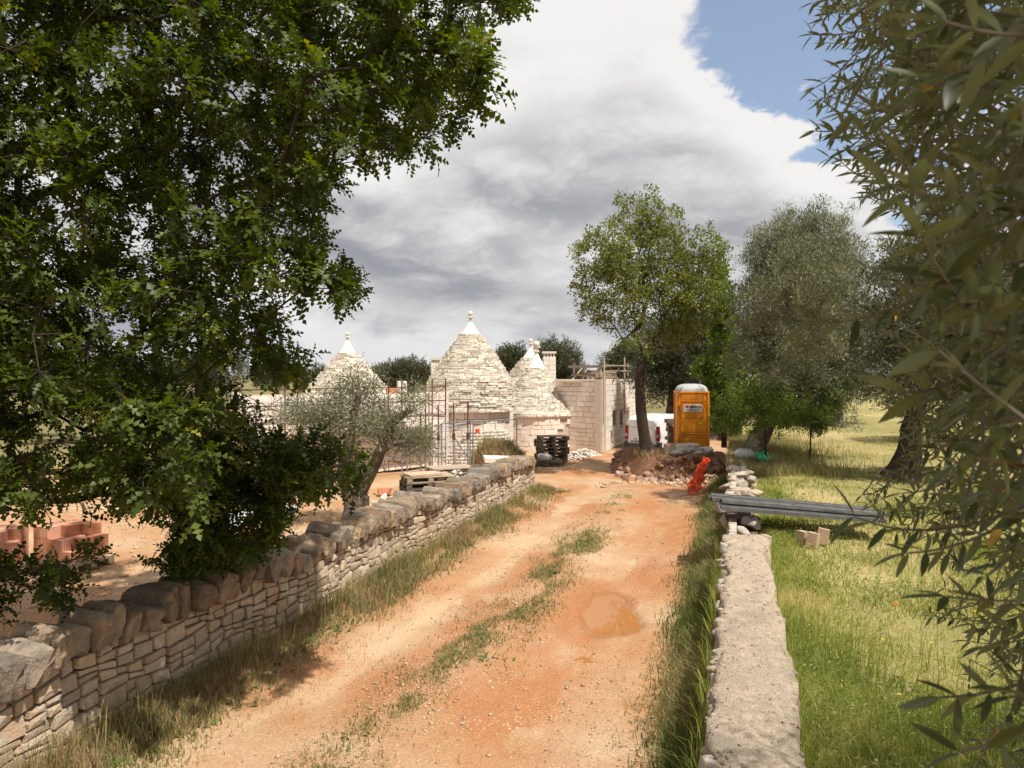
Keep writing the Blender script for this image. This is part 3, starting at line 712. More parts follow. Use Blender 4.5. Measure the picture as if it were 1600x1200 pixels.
# central trullo
c = PX(735, 30, 0); c.z = gz(30)
t = thing('trullo', 'largest trullo with tall stone cone roof and ball finial behind the fence', 'trullo', c)
ring_wall(t, c.x, c.y, 1.56, c.z, 2.15, .24, 3, a0=math.pi * .95, a1=math.pi * 2.05)
k = 30 / F
cone_roof(t, c.x, c.y, [(1.80, 1.93), (1.79, 2.3), (1.75, 2.75), (1.68, 3.18), (1.35, 3.72), (1.0, 4.22), (.40, 5.05)], .088, 2, 300, (.41, 5.03, 5.54), 'ball', .66)
bt = MB()                                                  # rough sloping buttress at its foot
rb = rock_mesh('buttress_stone', 3, 140, M_rubble, 4, .08, 2.0); r = random.Random(3)
for i in range(11):
    for j in range(17):
        a = -1.95 + j * .085 + r.uniform(-.02, .02); R_ = 1.62 + .50 * (1 - i / 11); 
        if j < 4 and i > 3 + j: continue
        link('buttress_stone', rb, t, (c.x + R_ * math.cos(a), c.y + R_ * math.sin(a), c.z + .06 + i * .125), Euler((r.uniform(-.2, .2), r.uniform(-.2, .2), a + r.uniform(-.2, .2))), (.16, .2 * r.uniform(.8, 1.1), .145))

# small front trullo and the cone behind it
c = PX(838, 37, gz(37))
t = thing('trullo', 'small trullo with short cone roof beside the flat-roofed house', 'trullo', c)
ring_wall(t, c.x, c.y, 2.0, c.z, 1.62, .26, 6, [(5.42, 5.52, .72, 1.28), (5.44, 5.51, .12, .32)], math.pi * .95, math.pi * 2.05, (.4, .7))
cone_roof(t, c.x, c.y, [(2.14, 1.38), (2.06, 1.55), (1.35, 2.50), (.46, 3.70)], .092, 5, 300, (.47, 3.68, 4.50), 'star', 1.15)
c = PX(829, 42, gz(42))
t = thing('trullo', 'cone roof half hidden behind the small trullo', 'trullo', c)
ring_wall(t, c.x, c.y, 1.9, c.z, 2.3, .26, 7)
cone_roof(t, c.x, c.y, [(2.15, 2.1), (1.1, 3.6), (.45, 4.35)], .11, 8, 90, (.46, 4.33, 4.95), 'ball', .75)
# left trullo on the terrace house
c = PX(543, 28.5, 0)
t = thing('trullo', 'left trullo whose cone rises behind the scaffolded wall', 'trullo', c)
ring_wall(t, c.x, c.y, 1.9, c.z, 2.4, .26, 9)
cone_roof(t, c.x, c.y, [(2.05, 2.2), (1.95, 2.4), (1.15, 3.25), (.33, 4.22)], .09, 10, 260, (.34, 4.20, 4.70), 'ball', .52)

def chimney(c, w, z0, z1, label):
    t = thing('chimney', label, 'chimney', (c.x, c.y, z0))
    r = random.Random(2); b = MB().box((c.x, c.y, (z0 + z1 - .42) / 2), (w - .04, w - .04, z1 - .42 - z0)); b.build('stack', M_joint, t)
    z = z0
    while z < z1 - .45:
        h = .24
        for sgn in (-1, 1):
            for (x0, x1) in ((-.5, r.uniform(-.1, .15)), (None, .5)):
                if x0 is None: x0 = xe
                xe = x1
                link('block', BLK[r.randrange(6)], t, (c.x + (x0 + x1) / 2 * w, c.y - w / 2 + .02, z + h / 2), (0, 0, 0), ((x1 - x0) * w - .012, .1, h - .012)) if sgn < 0 else None
        for s in (-1, 1): link('block', BLK[r.randrange(6)], t, (c.x + s * (w / 2 - .02), c.y, z + h / 2), (0, 0, s * math.pi / 2), (w - .03, .1, h - .012))
        z += h
    b = MB(); b.box((c.x, c.y, z1 - .40), (w + .06, w + .06, .07))
    for i in range(4):
        for y in (-1, 1): b.box((c.x - w / 2 + .06 + i * (w - .12) / 3, c.y + y * (w / 2 - .06), z1 - .24), (.09, .1, .25))
    b.box((c.x, c.y, z1 - .06), (w + .12, w + .12, .11)); b.build('smoke_head', M_fini, t)
chimney(PX(858, 40.5), .64, 2.2, 4.66, 'square stone chimney with slotted head right of the small cone')
chimney(PX(682.5, 34), .46, 2.0, 4.18, 'short white chimney peeking out left of the tallest cone')

# flat-roofed house on the right
A = PX(866, 36.4); C_ = PX(941, 34.4); E = C_ + Vector((2.28, 6.2, 0)).normalized() * 11
zb, zt = gz(36) - .02, 3.16
h1 = thing('house', 'flat-roofed new stone house with small square windows behind the white van', 'house', (C_.x, C_.y, zb))
def param(p, q, px):                                       # where the view column px meets the wall line
    d = q - p; k = (px - 800) / F; return (k * p.y - p.x) / (d.x - k * d.y) * d.length
flat_wall(h1, A, C_, zb, zt, (), .25, 11, .3, (.34, .62))
ops = []
for (x0, x1, y0, y1) in ((956.5, 962.5, 643, 665), (968, 973, 642, 664), (978, 983, 641, 661), (953.5, 956, 677, 685)):
    s0, s1 = param(C_, E, x0), param(C_, E, x1); d = C_.y + (E - C_).normalized().y * (s0 + s1) / 2
    ops.append((s0, s1, CH - (y1 - HOR) / F * d, CH - (y0 - HOR) / F * d))
flat_wall(h1, C_, E, zb, zt, ops, .25, 12, .3, (.34, .62))
d1_, e1_ = (C_ - A).normalized(), (E - C_).normalized(); n1_, n2q = Vector((d1_.y, -d1_.x, 0)), Vector((e1_.y, -e1_.x, 0)); z = zb
while z < zt - .05:                                        # corner stones close the sharp angle
    hq = min(.25, zt - z); bis = (n1_ + n2q) / (1 + n1_.dot(n2q)) * .032; rq = .22 + .16 * (int(z * 7) % 2)
    pq = [C_ + bis, C_ + e1_ * (.60 - rq) + n2q * .032, C_ + e1_ * .1 - d1_ * .1, C_ - d1_ * rq + n1_ * .032]
    MB().add([Vector((p.x, p.y, zz)) for zz in (z + .007, z + hq - .007) for p in pq], [(0, 1, 2, 3), (7, 6, 5, 4), (0, 4, 5, 1), (1, 5, 6, 2), (2, 6, 7, 3), (3, 7, 4, 0)]).build('corner_block', M_block, h1); z += hq
nr = Vector((-(E - C_).normalized().y, (E - C_).normalized().x, 0))
b = MB(); q0, q1 = C_ + nr * .35 + (E - C_).normalized() * .35, E + nr * .3
b.add([Vector((p.x, p.y, z)) for z in (3.02, 3.10) for p in (q0, q1, q1 + nr * 3.5, q0 + nr * 2.0)], [(3, 2, 1, 0), (4, 5, 6, 7), (0, 1, 5, 4), (1, 2, 6, 5), (2, 3, 7, 6), (3, 0, 4, 7)]); b.build('roof', M_mort, h1)
b = MB(); b.add([Vector((p.x, p.y, z)) for z in (zb, 3.0) for p in (E, E + nr * 4.8)], [(0, 1, 3, 2)]); b.build('rear_wall', M_block, h1)

# long terrace house on the left, behind the scaffolding
A2, B2 = PX(366, 22.2), PX(664, 27.6)
h2 = thing('house', 'low unfinished stone house with long wall behind rusty scaffolding', 'house', (A2.x, A2.y, 0))
ops = []
for x0, x1 in ((507, 520), (535, 548)):
    s0, s1 = param(A2, B2, x0), param(A2, B2, x1); ops.append((s0, s1, 1.17, 1.33))
flat_wall(h2, A2, B2, -.05, 2.70, ops, .22, 13, .3, (.36, .6))
B3 = PX(697, 27.9); flat_wall(h2, B2 + Vector((.02, .0, 0)), B3, -.1, 2.72, (), .24, 14, .3, (.3, .5))
flat_wall(h2, A2 + Vector((-2.5, 6.5, 0)), A2, -.05, 2.70, (), .22, 16, .3)
flat_wall(h2, B3, B3 + Vector((.15, 2.2, 0)), -.1, 2.72, (), .24, 15, .3)
b = MB(); b.add([Vector((p.x, p.y, z)) for z in (2.52, 2.60) for p in (A2 + Vector((.25, .3, 0)), B3 + Vector((-.3, .3, 0)), B3 + Vector((.0, 5, 0)), A2 + Vector((-2.0, 6.5, 0)))], [(3, 2, 1, 0), (4, 5, 6, 7), (0, 1, 5, 4), (1, 2, 6, 5), (2, 3, 7, 6), (3, 0, 4, 7)]); b.build('roof', M_mort, h2)
s0 = param(A2, B2, 480); b = MB(); d2 = (B2 - A2).normalized(); m = A2 + d2 * (s0 + 1.1); b.box((m.x + d2.y * .06, m.y - d2.x * .06, 1.42), (3.4, .12, .10), math.atan2(d2.y, d2.x)); b.build('lintel', M_fini, h2)
# recessed doorway between the two trulli
b = MB(); pA, pB = PX(781, 31.3), PX(801, 33.6)
flat_wall(thing('house', 'narrow shaded wall joining the two front trulli', 'wall', (pA.x, pA.y, gz(32))), pA, pB, gz(32), 2.0, (), .25, 18)

# ------------------------------------------------------------------ building-site things
def copy_tree(o, parent=None, dz=None):
    c = o.copy(); col.objects.link(c); c.parent = parent
    for ch in [x for x in o.children]: copy_tree(ch, c)
    return c
UB = {}
def ubox(mat_):
    if mat_.name not in UB: UB[mat_.name] = MB().box((0, 0, 0), (1, 1, 1)).mesh('board', mat_)
    return UB[mat_.name]
def pallet(loc, rz, mat_, label, group=None, r=random):
    t = thing('pallet', label, 'pallet', loc, group); R = Matrix.Rotation(rz, 3, 'Z'); bm = ubox(mat_)
    def bd(name, x, y, z, sx, sy, sz):
        q = R @ Vector((x, y, 0)); link(name, bm, t, (loc[0] + q.x, loc[1] + q.y, loc[2] + z), (0, 0, rz + r.uniform(-.01, .01)), (sx, sy, sz))
    for i in range(5): bd('top_board', 0, -.345 + i * .1725, .133, 1.2, .12, .02)
    for x in (-.53, 0, .53):
        bd('cross_board', x, 0, .111, .13, .80, .02)
        for y in (-.345, 0, .345): bd('block', x, y, .061, .13, .11, .078)
    for y in (-.345, 0, .345): bd('base_board', 0, y, .011, 1.2, .10, .02)
    return t
r = random.Random(31)
def pstack(c, rz, n, mats, words, group):
    for i in range(n):
        lab = (f'lowest pallet of {words}' if i == 0 else f'top pallet of {words}' if i == n - 1 else f"{('', 'second', 'third', 'fourth', 'fifth', 'sixth')[i]} pallet from the bottom of {words}")
        pallet((c.x + r.uniform(-.05, .05), c.y + r.uniform(-.04, .04), c.z + i * .148), rz + r.uniform(-.09, .09), mats(i), lab, group, r)
pstack(PX(668, 18.6, -.02), .35, 6, lambda i: M_woodl if i == 5 else M_wood, 'the nearer stack behind the coped wall', 'pallets in the nearer stack')
pstack(PX(703, 20.2, -.02), .45, 6, lambda i: M_woodl if i == 5 else M_wood, 'the stack beside the mesh fence', 'pallets in the stack by the fence')
pstack(PX(862, 30.2, gz(30)), .25, 7, lambda i: M_wood, 'the stack before the small trullo', 'pallets in the stack by the small trullo')
pallet(PX(857, 28.9, gz(29)), -.2, M_wood, 'single pallet lying on the ground at the far end of the coped wall')
# boards on the near pallet stack
b = MB().box((PX(660, 18.5).x, 18.5, .90), (.85, .55, .05), .5); setp(b.build('cement_board', M_woodl, None, (PX(660, 18.5).x, 18.5, .88)), 'pale board lying on top of the nearer pallet stack', 'board')
def lump_mesh(name, seed, mat_, n=5, pw=2.4, amp=.10): return rock_mesh(name, n, seed, mat_, pw, amp, 2.2)
def smoothed(me): me.polygons.foreach_set('use_smooth', [True] * len(me.polygons)); return me
o = link('plastic_sack', smoothed(lump_mesh('plastic_sack', 201, M_film)), None, PX(852, 28.8, gz(29) + .30), (0, .1, .4), (.62, .42, .30)); setp(o, 'grey-white plastic sack lying on the single pallet', 'sack')

# hollow bricks on pallets
def brick_mesh(name, mat_):
    b = MB(); W, D, Hh = .19, .25, .19
    b.box((0, 0, Hh / 2), (W - .012, D - .012, Hh))
    for i in range(5):
        x = -W / 2 + .012 + i * (W - .024) / 4
        for y in (-1, 1): b.box((x, y * (D / 2 - .004), Hh / 2), (.020, .010, Hh - .004))
    for i in range(6):
        y = -D / 2 + .012 + i * (D - .024) / 5
        for x in (-1, 1): b.box((x * (W / 2 - .004), y, Hh / 2), (.010, .020, Hh - .004))
    return b.mesh(name, mat_)
BR = brick_mesh('hollow_brick', M_brick); BRO = brick_mesh('hollow_brick', M_bricko)
def brick_stack(c, rz, lay, me, label, group, plabel):
    pallet((c.x, c.y, c.z), rz, M_woodl, plabel, None, r)
    R = Matrix.Rotation(rz, 3, 'Z')
    for k, rows in enumerate(lay):
        for j, (i0, i1) in enumerate(rows):
            for i in range(i0, i1):
                q = R @ Vector((-.385 + i * .192 + r.uniform(-.004, .004), -.255 + j * .252 + r.uniform(-.004, .004), 0))
                o = link('hollow_brick', me, None, (c.x + q.x, c.y + q.y, c.z + .146 + k * .192), (0, 0, rz + r.uniform(-.015, .015)))
                setp(o, label % (('bottom', 'middle', 'top')[k], ('front', 'middle', 'back')[j], ('first', 'second', 'third', 'fourth', 'fifth')[i - i0]), 'brick', group)
full = [(0, 5)] * 3
brick_stack(PX(112, 13.3, -.03), -.42, [full, [(0, 4), (0, 5), (0, 5)], [(0, 2), (0, 3), (0, 4)]], BR, 'pink clay brick, %s layer, %s row, %s from left, stepped load under the oak', 'bricks of the stepped pallet load', 'pallet under the stepped load of pink clay bricks')
brick_stack(PX(-14, 12.9, -.03), .35, [full, full, [(0, 4), (1, 5), (1, 5)]], BR, 'pink clay brick, %s layer, %s row, %s from left, load at left picture edge', 'bricks of the load at the left edge', 'pallet under the brick load at the left picture edge')
brick_stack(PX(300, 20.0, 0), .2, [full, full, [(0, 5), (0, 4), (0, 5)]], BRO, 'orange clay brick, %s layer, %s row, %s from left, nearer load behind the oak', 'bricks of the left orange load', 'pallet under the left of the two orange brick loads')
brick_stack(PX(343, 21.3, 0), -.1, [full, full, full], BRO, 'orange clay brick, %s layer, %s row, %s from left, farther load by the scaffold', 'bricks of the right orange load', 'pallet under the right of the two orange brick loads')
for i, (px, d, z, w, lab) in enumerate(((612, 26.6, 2.72, .42, 'orange clay brick lying on the long house wall'), (628, 27.0, 2.72, .34, 'pale stone block lying on the long house wall'))):
    q = PX(px, d + .12, z); setp(link('loose_brick' if i == 0 else 'loose_block', BR if i == 0 else BLK[2], None, q + Vector((0, 0, 0 if i == 0 else .22)), (0, 0, .3), (2.0, 1, 1) if i == 0 else (w, .3, .42)), lab, 'brick' if i == 0 else 'block')
q = PX(601, 20.9, .0); setp(link('hollow_brick', BR, None, q, (0, 0, .3), (1.9, 1, 1)), 'single hollow brick on the soil at the scaffold foot', 'brick')
def sheet(name, c, sx, sy, h, seed, mat_, label, cat, rz=0.0):
    xs = np.linspace(-.5, .5, 16); X, Y = np.meshgrid(xs, xs); e = 1 - (np.abs(X) * 2) ** 6 * .9
    Zs = h * (fbm(X * 4 + seed, Y * 4, 4)) * np.clip(1.25 - 2 * np.hypot(X, Y), .15, 1)
    ca, sa = math.cos(rz), math.sin(rz); Xr = (X + .1 * (fbm(Y * 5 + seed, X * 2, 2) - .4)) * sx; Yr = (Y + .1 * (fbm(X * 5, Y * 2 + seed, 2) - .4)) * sy
    o = link(name, grid_mesh(name, Xr * ca - Yr * sa, Xr * sa + Yr * ca, Zs + .01, mat_), None, c); return setp(o, label, cat)
sheet('plastic_sheet', PX(408, 18.2, -.02), 1.5, 1.5, .35, 2.0, M_film, 'crumpled white plastic sheet on the yard behind the oak', 'sheet')
sheet('plastic_sheet', PX(362, 16.8, -.02), .9, .7, .25, 5.0, M_film, 'small white plastic scrap on the yard left of the crumpled sheet', 'sheet')
sheet('tarpaulin', PX(432, 18.0, -.02), .9, .6, .35, 8.0, M_ink, 'dark folded tarpaulin beside the white plastic sheet', 'tarpaulin')

# scaffolding in front of the long wall
d2 = (B2 - A2).normalized(); n2_ = Vector((d2.y, -d2.x, 0)); Lw = (B2 - A2).length
sc_ = thing('scaffolding', 'rusty frame scaffolding with cross braces along the long unfinished wall', 'scaffolding', A2 + n2_ * .6)
def S(s, dep, z): return A2 + d2 * s + n2_ * dep + Vector((0, 0, z))
bays = np.linspace(-.5, Lw + .1, 5)
for i, s in enumerate(bays):
    for dep in (.30, 1.05):
        MB().tube(S(s, dep, 0), S(s, dep, 1.9), .024).build('upright', M_galv if i > 2 else M_rust, sc_)
        MB().tube(S(s, dep, 1.9), S(s, dep, 3.25), .024).build('upright', M_rust, sc_)
    for z in (.35, 1.0, 1.85): MB().tube(S(s, .3, z), S(s, 1.05, z), .018).build('frame_rail', M_rust, sc_)
for a, e in zip(bays, bays[1:]):
    for (z0, z1) in ((.2, 1.75), (1.75, .2)): MB().tube(S(a, 1.06, z0), S(e, 1.06, z1), .014).build('cross_brace', M_rust, sc_)
    for (z0, z1) in ((1.95, 2.95), (2.95, 1.95)): MB().tube(S(a, 1.06, z0), S(e, 1.06, z1), .013).build('cross_brace', M_rust, sc_)
    for z in (2.45, 2.95): MB().tube(S(a, 1.07, z), S(e, 1.07, z), .018).build('guard_rail', M_rust, sc_)
    for z in (.55, ): MB().tube(S(a, 1.09, z), S(e, 1.09, z), .018).build('guard_rail', M_galv, sc_)
    for q in (.42, .68, .93): MB().box(S((a + e) / 2, q, 1.92), ((e - a) - .05, .24, .045), math.atan2(d2.y, d2.x)).build('deck_board', M_wood, sc_)
# steel props in front of the central trullo
def prop(px, d, ztop, words):
    c = PX(px, d, gz(d)); t = thing('steel_prop', words, 'prop', c, 'steel props by the largest trullo')
    MB().tube(c, c + Vector((0, 0, 1.35)), .032).build('outer_tube', M_galv, t)
    MB().tube(c + Vector((0, 0, 1.30)), Vector((c.x, c.y, ztop)), .024).build('inner_tube', M_rust, t)
    MB().lathe(c + Vector((0, 0, 1.26)), [(.05, 0), (.055, .02), (.055, .2), (.04, .22)], 10).build('collar', M_rust, t)
    MB().box(c + Vector((0, 0, .006)), (.14, .14, .012)).build('base_plate', M_rust, t)
prop(657, 24.3, 2.15, 'rusty steel prop at the left end, just beside the olive branch'); prop(665, 25.3, 2.2, 'rusty steel prop second from the left, near the olive branch')
prop(685, 24.6, 2.38, 'rusty steel prop in the middle of the row before the largest trullo'); prop(709, 25.0, 2.42, 'rusty steel prop second from right before the largest trullo'); prop(731, 25.3, 2.46, 'rusty steel prop at the right end beside the fence post')
b = thing('brace_frame', 'grey steel bracing frame tying the steel props together', 'bracing', PX(709, 24.9, gz(25)))
for (p, q) in (((685, 24.7, .62), (733, 25.4, .66)), ((685, 24.7, 1.62), (733, 25.4, 1.75)), ((709, 25.05, .30), (740, 25.2, .0)), ((709, 25.05, 1.3), (731, 25.35, .55)), ((657, 24.3, 1.35), (733, 25.4, 1.62)), ((709, 25.1, .60), (741, 25.0, .03))):
    MB().tube(PX(*p), PX(*q), .02).build('brace', M_galv, b)
# mesh fence panels
def fence(p, q, h, label):
    t = thing('fence_panel', label, 'fence', (p + q) / 2, 'temporary fence panels'); d = q - p; Ln = d.length; d.normalize()
    for s in (0.02, Ln - .02): MB().tube(p + d * s, p + d * s + Vector((0, 0, h)), .022).build('post', M_galv, t)
    for z in (.12, h): MB().tube(p + Vector((0, 0, z)), q + Vector((0, 0, z)), .018).build('rail', M_galv, t)
    w = MB(); n = int(Ln / .16)
    for i in range(1, n): w.tube(p + d * (i * Ln / n) + Vector((0, 0, .12)), p + d * (i * Ln / n) + Vector((0, 0, h)), .0022, n=3, cap=False)
    for i in range(1, 7): w.tube(p + Vector((0, 0, .12 + i * (h - .12) / 7)), q + Vector((0, 0, .12 + i * (h - .12) / 7)), .0022, n=3, cap=False)
    w.build('wire_mesh', M_galv, t)
    for e in (p, q): MB().box(e + Vector((0, 0, .05)), (.5, .2, .12), .3).build('foot_block', M_mort, t)
    return t
f1, f2, f3, f4 = PX(636, 19.9, 0), PX(690, 22.6, 0), PX(735, 25.4, gz(25)), PX(808, 26.9, gz(27))
fence(f1, f2, 1.88, 'wire mesh fence panel nearest, behind the pallet stacks'); fence(f2, f3, 1.88, 'middle wire mesh fence panel running up to the steel props')
t = fence(f3 + Vector((.08, 0, 0)), f4, 1.86, 'wire mesh fence panel furthest, in front of the spoil heap')
MB().box(PX(746, 25.55, 1.44), (.15, .012, .13)).build('warning_plate', M_net, t)

# timber guard rails, poles and materials on the flat roof
er = (E - C_).normalized()
g = thing('roof_guard_rail', 'timber guard rails and poles around the flat roof edge', 'guard rail', C_ + Vector((0, 0, 3.1)))
def RW(s, dep, z): return C_ + er * s - nr * dep + Vector((0, 0, z))
for (s, z0, z1) in ((.05, 1.2, 4.15), (param(C_, E, 973.5), 1.3, 4.3)): MB().tube(RW(s, .08, z0), RW(s, .08, z1), .045, .04, 7).build('pole', M_woodl, g)
for px, d in ((897, 35.8), (912, 35.5)):
    q = PX(px, d + .3, 3.1); MB().box(q + Vector((0, 0, .4)), (.11, .08, .9)).build('post', M_wood, g)
MB().box((PX(918, 35.6).x, 35.6, 3.78), (2.0, .05, .13), -.5).build('rail', M_wood, g); MB().box((PX(910, 35.8).x, 35.8, 3.38), (1.2, .05, .12), -.5).build('rail', M_wood, g)
q = PX(893, 36.0, 3.1); MB().tube(q, q + Vector((.55, .2, .62)), .045, n=4).build('strut', M_woodl, g)
for z in (.45, .72): MB().tube(RW(.05, .1, 3.1 + z), RW(6.5, .1, 3.15 + z), .045, n=4).build('rail', M_woodl, g)
MB().tube(RW(2.0, .1, 3.14), RW(3.4, .1, 3.8), .04, n=4).build('strut', M_wood, g); MB().tube(RW(5.6, .1, 3.1), RW(5.6, .1, 4.0), .045, n=4).build('post', M_woodl, g)
st = thing('block_stack', 'stack of brown stone blocks standing on the flat roof', 'block stack', PX(925, 35.8, 3.1)); rr = random.Random(5)
for k in range(3):
    for i in range(4): link('stacked_block', ubox(M_tufa if (i + k) % 3 else M_wood), st, PX(914 + i * 7.0, 35.9 - .12 * i, 3.19 + k * .17), (0, 0, -.25 + rr.uniform(-.05, .05)), (.21, .3, .155))
for k in range(5):
    o = link('board', ubox(M_woodl), None, RW(3.4, -.6, 3.13 + k * .09), (0, 0, math.atan2(er.y, er.x) + rr.uniform(-.04, .04)), (4.6 - .3 * k, .3, .05)); setp(o, '%s pale timber board from the bottom of the pile on the flat roof' % ('first', 'second', 'third', 'fourth', 'fifth')[k], 'board', 'boards piled on the flat roof')

# van
def van():
    c = PX(1003, 31.6, gz(32)); hd = math.radians(38)       # heading to the right of straight ahead
    fw = Vector((math.sin(hd), math.cos(hd), 0)); rt = Vector((fw.y, -fw.x, 0))
    t = thing('van', 'white panel van parked with its rear doors towards the track, behind the tree', 'van', c)
    W = lambda x, y, z: c + rt * x + fw * y + Vector((0, 0, z))      # x right, y forward from the rear bumper
    # body: sections along the length (y, half width bottom/top, z bottom, z top)
    secs = [(.03, .74, .66, .42, 1.60), (.10, .82, .72, .34, 1.74), (.45, .84, .74, .32, 1.80), (2.2, .85, .75, .32, 1.82), (2.75, .85, .72, .32, 1.76), (3.25, .85, .70, .32, 1.18), (3.85, .80, .64, .32, .98), (4.0, .70, .55, .38, .80)]
    V = []; n = 12
    for (y, wb, wt_, z0, z1) in secs:
        h = z1 - z0
        half = [(wb * .93, z0), (wb, z0 + .10 * h), (wb, z0 + .48 * h), (wt_ + (wb - wt_) * .35, z0 + .82 * h), (wt_, z1 - .05 * h), (wt_ * .82, z1)]
        V += [W(x, y, z) for x, z in half] + [W(-x, y, z) for x, z in half[::-1]]
    Fs = [(k * n + i, (k + 1) * n + i, (k + 1) * n + (i + 1) % n, k * n + (i + 1) % n) for k in range(len(secs) - 1) for i in range(n)]
    Fs += [tuple(range(n)), tuple(range((len(secs) - 1) * n, len(secs) * n))[::-1]]
    body = MB().add(V, Fs).build('body', M_van, t, c)
    m = body.modifiers.new('b', 'BEVEL'); m.width = .035; m.segments = 2; m.limit_method = 'ANGLE'; m.angle_limit = .5
    for s in (-1, 1):
        d = MB().add([W(s * x, -.004, z) for x, z in ((.012, .62), (.64, .62), (.60, 1.60), (.012, 1.64))] + [W(s * x, .05, z) for x, z in ((.012, .62), (.64, .62), (.60, 1.60), (.012, 1.64))], [(0, 1, 2, 3), (0, 4, 5, 1), (1, 5, 6, 2), (2, 6, 7, 3), (3, 7, 4, 0)]).build('rear_door', M_van, t)
        MB().add([W(s * x, -.012, z) for x, z in ((.08, 1.30), (.52, 1.30), (.50, 1.315), (.08, 1.315))], [(0, 1, 2, 3)]).build('crease_shade', M_dgrey, d)  # dark strip paints the shade line of a door crease
        for z in (.72, 1.48): MB().box(W(s * .65, -.005, z), (.05, .04, .07), -hd).build('hinge', M_van, d)
        lt = MB().box(W(s * .745, .035, 1.06), (.12, .12, .62), -hd, None).build('tail_lamp', M_red, t); MB().box(W(s * .745, -.028, .96), (.09, .01, .12), -hd).build('reverse_lens', M_lens, lt)
        wm = [(.0, .0), (.13, 0), (.19, .01), (.20, .05), (.20, .17), (.19, .2), (.0, .2)]
        for y in (.68, 3.1):
            wh = MB(); cc = W(s * .66, y, .30)
            for a in range(20):
                pass
            V2 = []; nn = 20
            for rr_, q in ((.18, .0), (.29, .0), (.30, .03), (.30, .17), (.28, .20), (.18, .20)):
                V2 += [W(s * (.64 + q), y + rr_ * math.cos(2 * math.pi * i / nn), .30 + rr_ * math.sin(2 * math.pi * i / nn)) for i in range(nn)]
            F2 = [(k * nn + i, k * nn + (i + 1) % nn, (k + 1) * nn + (i + 1) % nn, (k + 1) * nn + i) for k in range(5) for i in range(nn)]
            w_ = MB().add(V2, F2).build('wheel', M_black, t)
            V3 = [W(s * .82, y + .19 * math.cos(2 * math.pi * i / nn), .30 + .19 * math.sin(2 * math.pi * i / nn)) for i in range(nn)] + [W(s * .84, y, .30)]
            MB().add(V3, [(i, (i + 1) % nn, nn) for i in range(nn)]).build('rim', M_galv, w_)
            MB().add([W(s * (.853), y + .36 * math.cos(math.pi * i / 12), .30 + .36 * math.sin(math.pi * i / 12)) for i in range(13)], [tuple(range(13))]).build('wheel_arch', M_black, t)
        MB().add([W(s * .80, 2.55, 1.12), W(s * .80, 3.15, 1.12), W(s * .765, 2.85, 1.55), W(s * .765, 2.55, 1.58)], [(0, 1, 2, 3)]).build('side_window', M_glass, t)
        MB().box(W(s * .862, 1.4, .88), (.02, 1.9, .07), -hd).build('side_moulding', M_dgrey, t); MB().box(W(s * .95, 3.0, 1.15), (.16, .1, .2), -hd).build('mirror', M_black, t)
    MB().box(W(0, .03, .45), (1.66, .20, .27), -hd).build('bumper', M_dgrey, t)
    for s in (-1, 1): MB().box(W(s * .77, .12, .52), (.12, .30, .34), -hd).build('bumper_corner', M_dgrey, t)
    pl_ = MB().box(W(-.28, -.022, .70), (.52, .015, .115), -hd).build('number_plate', M_plate, t)
    for i, x in enumerate((-.20, -.14, -.05, .01, .07, .14, .20)): MB().box(W(-.28 + x, -.033, .70), (.034, .004, .07), -hd).build('plate_character', M_ink, pl_)
    MB().box(W(-.30, -.022, .80), (.16, .02, .03), -hd).build('plate_lamp', M_ink, t); MB().box(W(.0, .02, 1.70), (.30, .05, .05), -hd).build('brake_light', M_red, t)
van()

